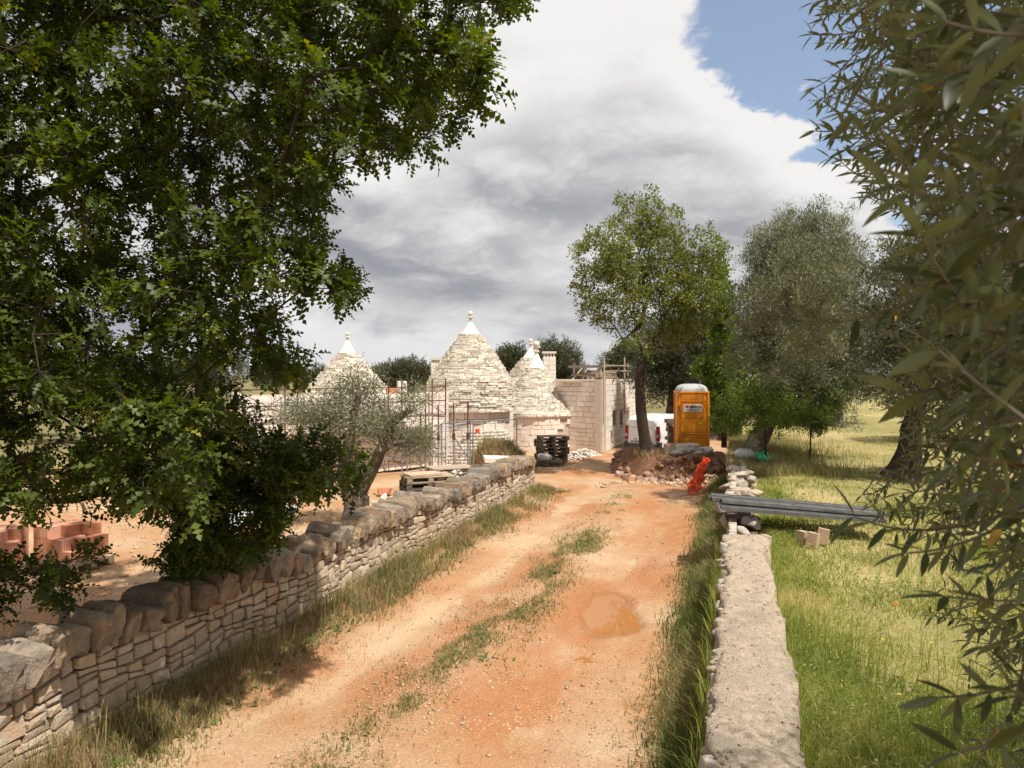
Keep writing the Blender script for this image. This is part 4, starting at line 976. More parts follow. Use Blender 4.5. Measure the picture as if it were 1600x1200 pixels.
# portable toilet
def toilet():
    c = PX(1080, 26.9, .72); rz = -.10
    t = thing('portable_toilet', 'orange portable toilet with grey domed roof and white sign', 'portable toilet', c)
    R = Matrix.Rotation(rz, 3, 'Z'); W = lambda x, y, z: c + R @ Vector((x, y, z))
    w, Hc = 1.12, 2.06
    b = MB().box(W(0, 0, Hc / 2 + .03), (w - .06, w - .06, Hc - .06), rz); b.build('cabin', M_orange, t)
    for x in (-1, 1):
        for y in (-1, 1): MB().box(W(x * (w / 2 - .03), y * (w / 2 - .03), Hc / 2), (.075, .075, Hc), rz).build('corner_post', M_orange, t)
    MB().box(W(0, 0, .05), (w + .05, w + .05, .10), rz).build('base', M_dgrey, t)
    MB().box(W(0, 0, Hc - .02), (w + .03, w + .03, .06), rz).build('top_frame', M_orange, t)
    f = -w / 2 + .03
    pn = MB()
    for (z0, z1) in ((.10, .42), (.62, 1.10), (1.16, 1.62)): pn.box(W(0, f - .012, (z0 + z1) / 2), (w - .22, .03, z1 - z0), rz)
    pn.build('front_panel', M_orange, t)
    for z in (.46, .55, 1.13, 1.72, 1.79, 1.86, 1.93): MB().tube(W(-.42, f - .012, z), W(.42, f - .012, z), .021, n=8).build('rib', M_orange, t)
    prof = [(0.56 * math.cos(a) ** .55, .27 * math.sin(a)) for a in np.linspace(0, 1.5, 9)]
    V = []; n = 28
    for q, z in prof:
        for i in range(n):
            a = 2 * math.pi * i / n; ca, sa = math.cos(a), math.sin(a); k = (abs(ca) ** 5 + abs(sa) ** 5) ** (-.2)
            V.append(W(q * k * ca, q * k * sa, Hc + .01 + z))
    Fs = [(k * n + i, k * n + (i + 1) % n, (k + 1) * n + (i + 1) % n, (k + 1) * n + i) for k in range(8) for i in range(n)] + [tuple(range(8 * n, 9 * n))]
    MB().add(V, Fs).build('domed_roof', M_dome, t, smooth=True)
    MB().tube(W(.36, .36, Hc), W(.36, .36, Hc + .42), .05, n=10).build('vent_pipe', M_dgrey, t)
    sg = MB().box(W(-.02, f - .034, 1.47), (.66, .012, .27), rz).build('sign', M_plate, t)
    def text(s, x, z, size, mat_, bold=0.0):
        cu = bpy.data.curves.new('lettering', 'FONT'); cu.body = s; cu.size = size; cu.align_x = 'LEFT'; cu.offset = bold; cu.extrude = .001
        ob = bpy.data.objects.new('tmp', cu); col.objects.link(ob); dg = bpy.context.evaluated_depsgraph_get()
        me = bpy.data.meshes.new_from_object(ob.evaluated_get(dg)); bpy.data.objects.remove(ob); me.materials.clear(); me.materials.append(mat_)
        link('lettering', me, sg, W(x, f - .043, z), (math.pi / 2, 0, rz))
    text('SEBACH', -.14, 1.475, .118, M_ink, .004)
    for i in range(2): MB().box(W(-.02, f - .042, 1.415 - i * .038), (.56 - i * .2, .004, .016), rz).build('small_print', M_dgrey, sg)
    lg = MB()
    for (x, z, q) in ((-.225, 1.50, .055), (-.26, 1.525, .03), (-.19, 1.525, .03), (-.225, 1.545, .034)): lg.add([W(x + q * math.cos(a), f - .0425, z + q * .8 * math.sin(a)) for a in np.linspace(0, 2 * math.pi, 16, endpoint=False)], [tuple(range(16))])
    for k, (x, z, q) in enumerate(((-.225, 1.50, .055), (-.30, 1.515, .018))): MB().add([W(x + q * (1.0 if k == 0 else .8) * math.cos(a), f - .0425, z + q * .85 * math.sin(a) * (1 if math.sin(a) > 0 else .55)) for a in np.linspace(0, 2 * math.pi, 18, endpoint=False)], [tuple(range(18))]).build('logo', M_logo, sg)
    for x in (-.255, -.215, -.18): MB().add([W(x + .026 * math.cos(a), f - .0432, 1.545 + .03 * math.sin(a)) for a in np.linspace(0, 2 * math.pi, 12, endpoint=False)], [tuple(range(12))]).build('logo', M_logo, sg)
    return c
TC = toilet()
# reinforcement mesh leaning on the toilet
t = thing('steel_mesh', 'rusty reinforcement mesh leaning against the front of the orange toilet', 'mesh', PX(1068, 25.9, .72))
for i in range(7): MB().tube(PX(1051 + i * 5.3, 26.0, .70), PX(1051 + i * 5.3, 26.12, 1.32 - .25 * (i % 3 == 1)), .006, n=4).build('wire', M_rust, t)
for k in range(3): MB().tube(PX(1046, 26.02, .86 + k * .2), PX(1086, 26.06, .85 + k * .2), .006, n=4).build('wire', M_rust, t)
# crates / bricks behind, between van and toilet
for k in range(7):
    o = link('perforated_block', ubox(M_wood), None, PX(1049 + (k % 2) * 3 - (k > 4) * 2, 28.2, gz(28) + .75 + k * .165), (0, 0, .2 + .1 * (k % 2)), (.34, .3, .15)); setp(o, '%s brown perforated block from the bottom of the pile left of the orange toilet' % ('first', 'second', 'third', 'fourth', 'fifth', 'sixth', 'seventh')[k], 'block', 'brown blocks piled by the toilet')
b = MB().box((PX(1050, 28.2).x, 28.2, gz(28) + .33), (.6, .5, .70)); setp(b.build('plinth_block', M_tufa, None, (PX(1050, 28.2).x, 28.2, gz(28))), 'stone block under the pile beside the orange toilet', 'block')
# sandbags
sk = [smoothed(rock_mesh('sack', 6, 300 + i, M_bag, 3.2, .07, 2.4)) for i in range(5)]
rows = [(1059, 25.0, .79), (1072, 25.1, .79), (1085, 25.2, .79), (1098, 25.4, .78), (1062, 25.05, .92), (1076, 25.15, .93), (1090, 25.3, .92), (1103, 25.5, .90), (1066, 25.2, 1.04), (1081, 25.3, 1.04)]
pos = ['front row far left', 'front row second from left', 'front row third from left', 'front row far right', 'second layer far left', 'second layer second from left', 'second layer third from left', 'second layer far right', 'top layer left', 'top layer right']
for i, (px, d, z) in enumerate(rows):
    o = link('cement_sack', sk[i % 5], None, PX(px, d - .5, z + .02 - .06 * (i > 3)), (r.uniform(-.06, .06), r.uniform(-.06, .06), r.uniform(-.25, .25)), (.50, .36, .17)); setp(o, 'pale sack in the pile before the orange toilet, ' + pos[i], 'sack', 'pale sacks before the toilet')
o = link('tufa_block', ubox(M_tufa), None, PX(1046, 24.6, .92), (0, 0, .15), (.30, .3, .32)); setp(o, 'pinkish sawn stone block left of the pale sacks', 'block')

# orange netting: crumpled net with open cells
def netting():
    n, m = 26, 15; a, e = PX(1083, 20.6, gz(20) + .10), PX(1104, 22.3, .78); ax = (e - a); Ln = ax.length; ax.normalize(); sdv = ax.cross(Vector((0, 0, 1))).normalized(); up = sdv.cross(ax)
    G = {}
    for i in range(n):
        for j in range(m):
            s = i / (n - 1); q = j / (m - 1) * 2 * math.pi; rad = .125 * (1.0 - .45 * s) * (1 + .55 * math.sin(s * 21 + 2 * q) * .6 + .35 * math.sin(5 * q + s * 9))
            G[i, j] = a + ax * (s * Ln) + sdv * math.cos(q) * rad * 1.1 + up * (math.sin(q) * rad + .06)
    b = MB()
    for i in range(n):
        for j in range(m):
            if i + 1 < n: b.tube(G[i, j], G[i + 1, j], .009, n=4, cap=False)
            if j + 1 < m: b.tube(G[i, j], G[i, j + 1], .009, n=4, cap=False)
            if i + 1 < n and j + 1 < m and (i * 7 + j * 3) % 3: b.add([G[i, j], G[i + 1, j], G[i + 1, j + 1]], [(0, 1, 2)])
    setp(b.build('plastic_netting', M_net, None, a), 'crumpled roll of bright orange plastic netting on the right verge', 'netting')
netting()
# bag on the right wall
o = link('plastic_bag', smoothed(rock_mesh('bag', 8, 401, M_film, 2.2, .16, 3.5)), None, L(22.0, .28, 1.14), (0, 0, .3), (.62, .42, .34)); setp(o, 'crumpled white plastic bag lying on the broken wall end', 'bag')
o = link('plastic_bag', smoothed(rock_mesh('bag', 8, 402, M_green, 2.2, .16, 3.5)), None, L(21.8, .72, 1.10), (0, 0, 1.0), (.46, .40, .30)); setp(o, 'crumpled green plastic bag beside the white one', 'bag')

# grey steel planks laid over the right wall
pm = MB()
pm.box((0, 0, 0), (2.55, .20, .012)); pm.box((0, -.10, -.025), (2.55, .012, .055)); pm.box((0, .10, -.025), (2.55, .012, .055)); pm.box((0, -.035, .010), (2.53, .012, .010)); pm.box((0, .035, .010), (2.53, .012, .010))
pme = pm.mesh('plank', M_alu)
names_ = ['nearest grey steel plank of the pile over the right wall', 'second grey steel plank from the track side of the pile', 'third grey steel plank of the pile over the right wall', 'fourth grey steel plank of the pile over the right wall', 'rear grey steel plank of the pile over the right wall', 'left upper grey steel plank lying on the pile', 'middle upper grey steel plank lying on the pile', 'right upper grey steel plank lying on the pile']
q0 = PX(1247, 12.1, 1.16)
for i in range(8):
    lay = 0 if i < 5 else 1
    off = (i if lay == 0 else i - 4.4) * .225
    a = -.15 - .02 * (i % 5) - (.04 if lay else 0)
    o = link('scaffold_plank', pme, None, (q0.x + .05 * (i % 3) - .04 * lay, q0.y - .15 + off, q0.z + lay * .075 + .012 * (i % 2)), (0, .055, a), (1, 1, 1)); setp(o, names_[i], 'plank', 'steel planks over the wall')
for i, (px, d, w) in enumerate(((1196, 11.3, .11), (1254, 11.5, .13), (1270, 11.3, .12), (1286, 11.5, .13))):
    u_, v_ = UV(PX(px, d).x, d); o = link('tufa_block', ubox(M_tufa), None, PX(px, d, FZ + .09 + .02 * i), (.05 * i, .1, .2 + .3 * i), (w, .16, .24)); setp(o, ['small pink stone block in the grass nearest the mortar-topped wall', 'small pink stone block in the grass, second from the wall', 'small pink stone block in the grass, third from the wall', 'small pink stone block in the grass, furthest from the wall'][i], 'block', 'pink blocks under the planks')

# ------------------------------------------------------------------ trees
def unit(a): return a / np.maximum(np.linalg.norm(a, axis=-1, keepdims=True), 1e-9)
T_OAK = (np.array([(0, 0, 0), (.42, 0, -.02), (.68, 0, -.06), (1, 0, -.16), (.33, .22, .05), (.62, .25, .04), (.82, .14, -.05), (.33, -.22, .05), (.62, -.25, .04), (.82, -.14, -.05)]),
         np.array([(0, 1, 4), (1, 2, 5), (2, 3, 6), (0, 7, 1), (1, 8, 2), (2, 9, 3)]))
T_DIA = (np.array([(0, 0, 0), (.45, .26, .05), (1, 0, -.08), (.45, -.26, .05)]), np.array([(0, 2, 1), (0, 3, 2)]))
T_THIN = (np.array([(0, 0, 0), (.5, .13, .03), (1, 0, -.06), (.5, -.13, .03)]), np.array([(0, 2, 1), (0, 3, 2)]))
def lance(n, w, fold=.03, droop=.10):
    V = []; Tt = []
    for i in range(n + 1):
        x = i / n; hw = w * math.sin(math.pi * min(max(x, .0), 1) ** .85) ** .8 if 0 < i < n else 0
        z = -droop * x * x
        V += [(x, 0, z), (x, hw, z + fold * hw / w), (x, -hw, z + fold * hw / w)]
    for i in range(n):
        a, b_ = 3 * i, 3 * i + 3
        if i == 0: Tt += [(a, b_, b_ + 1), (a, b_ + 2, b_)]
        elif i == n - 1: Tt += [(a, b_, a + 1), (a, a + 2, b_)]
        else: Tt += [(a, b_, b_ + 1), (a, b_ + 1, a + 1), (a, a + 2, b_ + 2), (a, b_ + 2, b_)]
    return np.array(V), np.array(Tt)
T_OLV = lance(4, .108)
def leaves(tpl, pos, d, up, scale, tint):
    V0, T0 = tpl; n = len(pos); k = len(V0); x = unit(d); y = unit(np.cross(up, x)); z = np.cross(x, y)
    s = scale[:, None, None]
    V = pos[:, None] + s * (V0[None, :, 0:1] * x[:, None] + V0[None, :, 1:2] * y[:, None] + V0[None, :, 2:3] * z[:, None])
    T = (T0[None] + (np.arange(n) * k)[:, None, None]).reshape(-1, 3)
    return V.reshape(-1, 3), T, np.repeat(tint, k)
def grow(trunk, clusters, r, seg=.45, wig=.05, up=.0, start=1):
    """branch skeleton: every cluster is joined to the nearest earlier node; returns nodes, parents, tip index"""
    nodes = [np.array(p, float) for p in trunk]; par = [-1] + list(range(len(trunk) - 1)); ln = [0.0]
    for i in range(1, len(trunk)): ln.append(ln[-1] + np.linalg.norm(nodes[i] - nodes[i - 1]))
    tips = []; top = nodes[-1]
    for c in sorted([np.array(q, float) for q in clusters], key=lambda q: np.linalg.norm(q - top)):
        A = np.array(nodes[start:]); dd = np.linalg.norm(A - c, axis=1) + .22 * np.array(ln[start:])
        j = int(np.argmin(dd)) + start; p = nodes[j]; L_ = np.linalg.norm(c - p); n = max(1, int(math.ceil(L_ / seg)))
        for k in range(1, n + 1):
            f = k / n; q = p + (c - p) * f + r.normal(size=3) * wig * L_ * (f < 1) * .5 + np.array([0, 0, up * L_ * math.sin(math.pi * f)])
            par.append(j if k == 1 else len(nodes) - 1); nodes.append(q); ln.append(ln[par[-1]] + L_ / n)
        tips.append(len(nodes) - 1)
    return np.array(nodes), np.array(par), tips
def branches(nodes, par, nt, r0, rtr, ns=5, p=2.1):
    rad = np.zeros(len(nodes)); ch = np.zeros(len(nodes))
    for i in range(len(nodes) - 1, -1, -1):
        rad[i] = max(ch[i] ** (1 / p), r0)
        if par[i] >= 0: ch[par[i]] += rad[i] ** p
    idx = np.array([i for i in range(len(nodes)) if par[i] >= 0 and i >= nt]); a = nodes[par[idx]]; b_ = nodes[idx]
    ra = np.minimum(rad[par[idx]], rad[idx] * 1.3); rb = rad[idx]; ra = np.minimum(ra, rtr); rb = np.minimum(rb, rtr)
    d = unit(b_ - a); x = unit(np.cross(d, np.array([.31, .17, .93]))); y = np.cross(d, x)
    V = []
    for q, rr_ in ((a, ra), (b_, rb)):
        for i in range(ns):
            t_ = 2 * math.pi * i / ns; V.append(q + rr_[:, None] * (x * math.cos(t_) + y * math.sin(t_)))
    V = np.stack(V, 1); k = 2 * ns
    T0 = np.array([q for i in range(ns) for q in ((i, (i + 1) % ns, ns + (i + 1) % ns), (i, ns + (i + 1) % ns, ns + i))])
    return V.reshape(-1, 3), (T0[None] + (np.arange(len(idx)) * k)[:, None, None]).reshape(-1, 3), rad
def trunk_mesh(pts, radii, mat_, name, parent, seed, ns=14, lump=.18, flare=.5):
    r = np.random.default_rng(seed); P_ = [Vector(p) for p in pts]; V = []
    # resample
    Q, R_ = [], []
    for i in range(len(P_) - 1):
        for k in range(5): f = k / 5; Q.append(P_[i].lerp(P_[i + 1], f)); R_.append(radii[i] * (1 - f) + radii[i + 1] * f)
    Q.append(P_[-1]); R_.append(radii[-1]); m = len(Q); ph = r.uniform(0, 6, 6)
    for i, (q, ra) in enumerate(zip(Q, R_)):
        d = (Q[min(i + 1, m - 1)] - Q[max(i - 1, 0)]).normalized(); x = d.cross(Vector((0, 1, .01))).normalized(); y = d.cross(x)
        fl = 1 + flare * math.exp(-i / 2.2)
        for k in range(ns):
            a = 2 * math.pi * k / ns
            g = 1 + lump * (.5 * math.sin(3 * a + ph[0] + i * .25) + .4 * math.sin(5 * a + ph[1] - i * .35) + .4 * math.sin(2 * a + ph[2] + i * .6)) + r.uniform(-.04, .04)
            V.append(q + (x * math.cos(a) + y * math.sin(a)) * ra * fl * g)
    Fs = [(i * ns + k, i * ns + (k + 1) % ns, (i + 1) * ns + (k + 1) % ns, (i + 1) * ns + k) for i in range(m - 1) for k in range(ns)]
    return MB().add(V, Fs + [tuple(range((m - 1) * ns, m * ns))]).build(name, mat_, parent, smooth=True)
def in_blobs(blobs, n, r, shell=.55):
    """n points in a union of ellipsoids, biased to the outside"""
    w = np.array([b_[3] * b_[4] * b_[5] for b_ in blobs]); w = w / w.sum(); out = []
    for b_, q in zip(blobs, np.maximum(1, (w * n).astype(int))):
        v = unit(r.normal(size=(q, 3))); rr = shell + (1 - shell) * r.random(q) ** .6
        rr = np.where(r.random(q) < .22, r.random(q), rr); v = v * rr[:, None] * (1 + .14 * np.sin(v[:, :1] * 5 + v[:, 2:] * 7))
        out.append(np.array(b_[:3]) + v * np.array(b_[3:6]))
    return np.concatenate(out)
def simple_tree(name, label, cat, base, trunk, radii, blobs, nclus, per, crad, leaf, mat_, bark, seed, tpl=T_THIN, group=None, up=.35, r0=.008, shell=.5, start=1, nsb=4, clump=.35):
    r = np.random.default_rng(seed); t = thing(name, label, cat, base, group)
    cl = in_blobs(blobs, nclus, r, shell); trunk_mesh(trunk, radii, bark, 'trunk', t, seed)
    nodes, par, tips = grow([tuple(p) for p in trunk], cl, r, .6, .10, .03, start)
    V, T, rad = branches(nodes, par, len(trunk), r0, radii[-1] * .75, nsb)
    link('branches', np_mesh('branches', V - np.array(base), T, bark, smooth=True), t, base)
    ctr = np.mean(cl, 0); q = np.repeat(cl, per, 0); n = len(q)
    # leaves gathered on short shoots inside each clump
    sh = unit(r.normal(size=(len(cl), 7, 3))) * (r.random((len(cl), 7, 1)) ** .5) * crad; pick = r.integers(0, 7, n)
    off = sh[np.repeat(np.arange(len(cl)), per), pick] + r.normal(size=(n, 3)) * crad * clump * .6; pos = q + off
    d = unit(off) * .5 + unit(pos - ctr) * .45 + r.normal(size=(n, 3)) * .55 + np.array([0, 0, up]); upv = r.normal(size=(n, 3)) * .7 + np.array([0, 0, 1.0])
    ti = np.clip(np.repeat(r.normal(.45, .16, len(cl)), per) + r.normal(0, .2, n), 0, .93); ti = np.where(r.random(n) < .015, 1.0, ti)
    V, T, tt_ = leaves(tpl, pos, d, upv, leaf * r.uniform(.65, 1.3, n), ti)
    link('crown', np_mesh('crown', V - np.array(base), T, mat_, tt_), t, base)
    return t

# young oak on the mound
bz = mnd_z(4.55, 25.2)
tb = Vector(((1014 - 800) / F * 25.2, 25.2, bz - .1))
tr = [tb, P(1008, 690, 25.2), P(1002, 640, 25.2), P(999, 590, 25.2), P(1004, 545, 25.2)]
kk = 25.2 / F
bl = []
for (px, py, rx, ry) in ((1010, 345, 62, 42), (950, 400, 55, 45), (1070, 400, 52, 45), (915, 440, 32, 22), (1100, 390, 34, 30), (960, 475, 55, 30), (1065, 465, 62, 38), (1010, 420, 80, 60), (935, 505, 26, 18), (1010, 505, 45, 25), (1075, 510, 50, 22), (968, 535, 20, 14), (1045, 530, 40, 18), (1000, 540, 30, 16), (1100, 470, 36, 30), (925, 470, 30, 22), (1105, 430, 36, 26)):
    c = P(px, py, 25.2 + random.uniform(-.9, .9)); bl.append((c.x, c.y, c.z, rx * kk, min(rx, 70) * kk * .95, ry * kk))
simple_tree('oak_tree', 'young oak with slender dark trunk standing on the stony earth mound', 'tree', tuple(tb), tr, [.25, .20, .17, .15, .12], bl, 620, 66, .29, .10, M_mid, M_bark, 41, T_DIA, None, .3, .007, .45, 3, 4)

# olive in the yard, pollarded
tb = PX(556, 16.4, -.03)
r = np.random.default_rng(51)
t = thing('olive_tree', 'pollarded olive with thick split trunk in the yard behind the coped wall', 'tree', tb)
fork = P(560, 772, 16.4)
trunk_mesh([tb, PX(557, 16.4, .4), fork], [.30, .26, .24], M_bark_o, 'trunk', t, 5, 16, .28, .35)
limbs = [[fork, P(585, 725, 16.4), P(600, 690, 16.3), P(612, 662, 16.2), P(640, 640, 16.1)], [P(545, 780, 16.4), P(535, 740, 16.6), P(548, 690, 16.7), P(552, 650, 16.6), P(562, 610, 16.5)], [P(592, 705, 16.3), P(612, 693, 16.2), P(632, 690, 16.2)]]
rads = [[.17, .14, .115, .10, .07], [.15, .12, .10, .09, .07], [.10, .08, .035]]
for i, (lp, lr) in enumerate(zip(limbs, rads)): trunk_mesh(lp, lr, M_bark_o, 'limb', t, 60 + i, 10, .16, 0)
blobs = []; kk = 16.4 / F
for (px, py, rx, ry) in ((560, 602, 36, 24), (645, 628, 30, 22), (455, 648, 40, 20), (505, 655, 36, 24), (545, 655, 38, 34), (590, 665, 40, 24), (640, 692, 42, 22), (600, 645, 26, 18), (520, 620, 26, 14), (662, 705, 22, 14)):
    c = P(px, py, 16.4 + r.uniform(-.5, .5)); blobs.append((c.x, c.y, c.z, rx * kk, rx * kk * 1.1, ry * kk))
cl = in_blobs(blobs, 175, r, .3)
pts_ = [tuple(p) for lp in limbs for p in lp]
nodes, par, tips = grow(pts_, cl, r, .4, .1, .04, 0)
V, T, _ = branches(nodes, par, len(pts_), .006, .05, 4); link('branches', np_mesh('branches', V - np.array(tb), T, M_bark_o), t, tb)['kind'] = 'stuff'
q = np.repeat(cl, 120, 0); n = len(q); off = r.normal(size=(n, 3)) * .145; d = unit(off) + r.normal(size=(n, 3)) * .6 + np.array([0, 0, .5])
V, T, tt_ = leaves(T_THIN, q + off, d, r.normal(size=(n, 3)), .076 * r.uniform(.6, 1.3, n), np.clip(np.repeat(r.normal(.5, .15, len(cl)), 120) + r.normal(0, .2, n), 0, .95))
link('crown', np_mesh('crown', V - np.array(tb), T, M_olive, tt_), t, tb)

# olives on the right
def olive(px, d, zb, crown, label, seed, n=260, per=120, leaf=.085, trunk_px=None, rtr=.26, mat_=None, crad=.34, group='olive trees', bark=None):
    kk = d / F; base = PX(px, d, zb); top = P(crown[0][0], crown[0][1] + crown[0][3] * .55, d); mid_ = base.lerp(top, .5) + Vector((.15 * math.sin(seed), 0, -.1))
    bl = []; rr = random.Random(seed)
    for (x, y, rx, ry, *dd) in crown:
        dq = dd[0] if dd else d + rr.uniform(-.4, .4); c = P(x, y, dq); bl.append((c.x, c.y, c.z, rx * dq / F, rx * dq / F * rr.uniform(.8, 1.05), ry * dq / F))
    return simple_tree('olive_tree', label, 'tree', tuple(base), [base, base.lerp(mid_, .5) + Vector((.08, 0, 0)), mid_, top], [rtr, rtr * .85, rtr * .7, rtr * .35], bl, n, per, crad, leaf, mat_ or M_olive, bark or M_bark_o, seed, T_THIN, group, .45, .006, .5, 2, 4)
olive(1168, 23.0, FZ, [(1240, 470, 88, 110), (1265, 375, 68, 55), (1210, 400, 50, 52), (1235, 570, 85, 95), (1300, 460, 60, 100), (1180, 500, 36, 80), (1300, 570, 60, 80), (1250, 640, 75, 30), (1225, 470, 52, 60, 18.5), (1285, 430, 55, 62, 17.2), (1290, 520, 55, 60, 18), (1230, 560, 50, 50, 19.5), (1245, 400, 42, 45, 18.5)], 'big dense grey-green olive right of the orange toilet', 71, 950, 190, .095, None, .30, M_olive, .36)
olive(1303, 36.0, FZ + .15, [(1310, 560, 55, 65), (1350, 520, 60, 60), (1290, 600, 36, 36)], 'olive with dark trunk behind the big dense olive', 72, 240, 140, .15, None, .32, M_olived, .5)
olive(1408, 18.5, FZ, [(1450, 520, 120, 110), (1410, 570, 80, 80), (1520, 560, 110, 100), (1480, 430, 110, 90)], 'olive with stout shade-darkened trunk in the meadow behind the near branches', 73, 420, 170, .10, None, .33, M_olived, .4, bark=M_bark)  # darker bark puts this trunk's shade into its colour
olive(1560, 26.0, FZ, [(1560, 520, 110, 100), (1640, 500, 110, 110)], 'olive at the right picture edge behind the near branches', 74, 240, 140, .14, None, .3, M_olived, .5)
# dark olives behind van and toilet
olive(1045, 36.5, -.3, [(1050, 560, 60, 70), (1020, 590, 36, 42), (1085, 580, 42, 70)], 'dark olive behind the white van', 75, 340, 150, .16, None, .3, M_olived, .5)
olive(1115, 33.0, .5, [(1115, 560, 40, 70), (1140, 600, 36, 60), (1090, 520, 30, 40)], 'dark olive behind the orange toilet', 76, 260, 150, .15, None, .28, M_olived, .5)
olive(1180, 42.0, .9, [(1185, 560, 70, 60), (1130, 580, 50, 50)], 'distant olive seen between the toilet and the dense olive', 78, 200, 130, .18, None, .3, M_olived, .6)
for i, (px, d, crown, lab) in enumerate((
    (630, 50, [(612, 590, 26, 18), (648, 586, 28, 20)], 'distant olive left of the tallest cone'),
    (802, 50, [(800, 568, 30, 20), (785, 575, 20, 16)], 'distant olive between the tallest and the small cone'),
    (872, 47, [(872, 566, 30, 26), (850, 560, 16, 18), (888, 580, 18, 18)], 'distant olive behind the slotted chimney'),
    (965, 55, [(962, 575, 22, 20), (985, 562, 22, 26)], 'distant olive behind the flat roof by the oak trunk'),
    (575, 58, [(570, 596, 24, 14), (595, 592, 22, 14)], 'distant olive right of the left cone'),
    (440, 60, [(430, 588, 40, 16), (480, 592, 34, 16)], 'distant olive left of the left cone'),
    (340, 48, [(330, 580, 50, 24), (270, 585, 44, 24)], 'distant olive behind the left end of the scaffolding'),
    (190, 40, [(180, 590, 60, 34), (110, 600, 60, 34)], 'distant olive far left behind the oak leaves'),
    (40, 44, [(40, 585, 70, 34), (-30, 590, 60, 40)], 'distant olive at the left picture edge'))):
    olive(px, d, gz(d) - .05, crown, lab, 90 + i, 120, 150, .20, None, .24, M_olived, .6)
# bright green creeper-clad tree and saplings beside the toilet
kk = 24.2 / F
def leafy(px, d, zb, crown, label, seed, n, per, leaf, mat_, name='young_tree', crad=.28, rt=.06):
    base = PX(px, d, zb); top = P(crown[0][0], crown[0][1], d); bl = []; rr = random.Random(seed); k = d / F
    for (x, y, rx, ry) in crown: c = P(x, y, d + rr.uniform(-.3, .3)); bl.append((c.x, c.y, c.z, rx * k, rx * k, ry * k))
    return simple_tree(name, label, 'tree', tuple(base), [base, base.lerp(top, .35), base.lerp(top, .7), top], [rt, rt * .8, rt * .6, rt * .3], bl, n, per, crad, leaf, mat_, M_bark, seed, T_DIA, None, .2, .005, .3, 1, 4)
leafy(1132, 28.2, .60, [(1122, 430, 20, 45), (1125, 500, 32, 55), (1122, 575, 36, 50), (1130, 640, 40, 40), (1108, 395, 14, 20), (1135, 470, 22, 40)], 'slim bright green tree right of the orange toilet', 81, 260, 70, .12, M_lime, 'young_tree', .28, .08)
leafy(1197, 20.5, FZ, [(1195, 640, 46, 36), (1160, 650, 34, 36), (1235, 645, 40, 26), (1180, 610, 30, 30), (1122, 655, 14, 26), (1138, 620, 18, 30)], 'low bright green sapling in front of the dense olive', 82, 150, 60, .075, M_lime, 'sapling', .22, .035)
leafy(1265, 22.0, FZ, [(1268, 650, 34, 26), (1300, 620, 24, 30)], 'small light green shrub under the dense olive', 83, 70, 60, .08, M_lime, 'sapling', .22, .03)

# ------------------------------------------------------------------ big oak on the left
def inside(poly, x, y):
    c = np.zeros(len(x), bool); n = len(poly)
    for i in range(n):
        (x0, y0), (x1, y1) = poly[i], poly[(i + 1) % n]
        c ^= ((y0 > y) != (y1 > y)) & (x < (x1 - x0) * (y - y0) / (y1 - y0 + 1e-9) + x0)
    return c
r = np.random.default_rng(77)
PA = [(-420, -330), (785, -330), (800, 12), (732, 65), (760, 155), (703, 198), (625, 243), (533, 273), (490, 320), (478, 372), (535, 415), (590, 452), (545, 465), (480, 458), (420, 480), (428, 520), (475, 557), (465, 582), (390, 567), (355, 582), (340, 640), (372, 690), (300, 712), (312, 770), (200, 785), (90, 780), (-420, 800)]
PB = [(340, 600), (400, 690), (470, 690), (548, 704), (568, 736), (522, 746), (460, 762), (420, 795), (428, 830), (392, 862), (272, 890), (268, 845), (275, 800), (240, 700)]
PC = [(-260, 900), (55, 893), (145, 860), (135, 902), (90, 940), (35, 972), (-260, 985)]
def sample(poly, n, d0, d1):
    a = np.array(poly, float); out = []
    while len(out) < n:
        x = r.uniform(a[:, 0].min(), a[:, 0].max(), 400); y = r.uniform(a[:, 1].min(), a[:, 1].max(), 400); k = inside(poly, x, y); d = r.uniform(d0, d1, 400)
        # clumpy density: foliage gathers in sprays with gaps between
        k &= fbm(x / 75 + np.floor(d * 1.2) * 9.1, y / 60, 3) > .37
        out += [tuple(P(px, py, q)) for px, py, q in zip(x[k], y[k], d[k])]
    return out[:n]
cl = np.array(sample(PA, 2050, 5.6, 9.6) + sample(PB, 180, 7.7, 9.0) + sample(PC, 30, 6.5, 7.3))
ob_ = Vector((-7.1, 7.9, -.03))
oak = thing('oak_tree', 'big dark green oak overhanging the coped wall on the left', 'tree', ob_)
tr = [ob_, Vector((-7.05, 7.9, 1.4)), Vector((-6.9, 7.85, 2.8)), Vector((-6.6, 7.8, 4.2)), Vector((-6.3, 7.7, 5.8))]
trunk_mesh(tr, [.36, .32, .29, .25, .18], M_bark, 'trunk', oak, 12, 16, .12, .5)
nodes, par, tips = grow([tuple(p) for p in tr], cl, r, .4, .10, .05, 1)
V, T, _ = branches(nodes, par, len(tr), .005, .11, 6); link('branches', np_mesh('branches', V - np.array(ob_), T, M_bark, smooth=True), oak, ob_)
pdir = unit(nodes[tips] - nodes[par[np.array(tips)]]); tp = nodes[tips]; nt_ = len(tp)
NS, NL = 6, 7                                             # shoots for each cluster, leaves for each rosette
sd_ = unit(pdir[:, None] * .7 + r.normal(size=(nt_, NS, 3)) * .75 + np.array([0, 0, .05])); ln_ = r.uniform(.08, .30, (nt_, NS, 1))
tipp = tp[:, None] + sd_ * ln_
sv = np.concatenate([np.repeat(tp[:, None], NS, 1).reshape(-1, 3)[None], tipp.reshape(-1, 3)[None]]); a, b_ = sv
x = unit(np.cross(unit(b_ - a), np.array([.3, .1, .9]))); y = np.cross(unit(b_ - a), x)
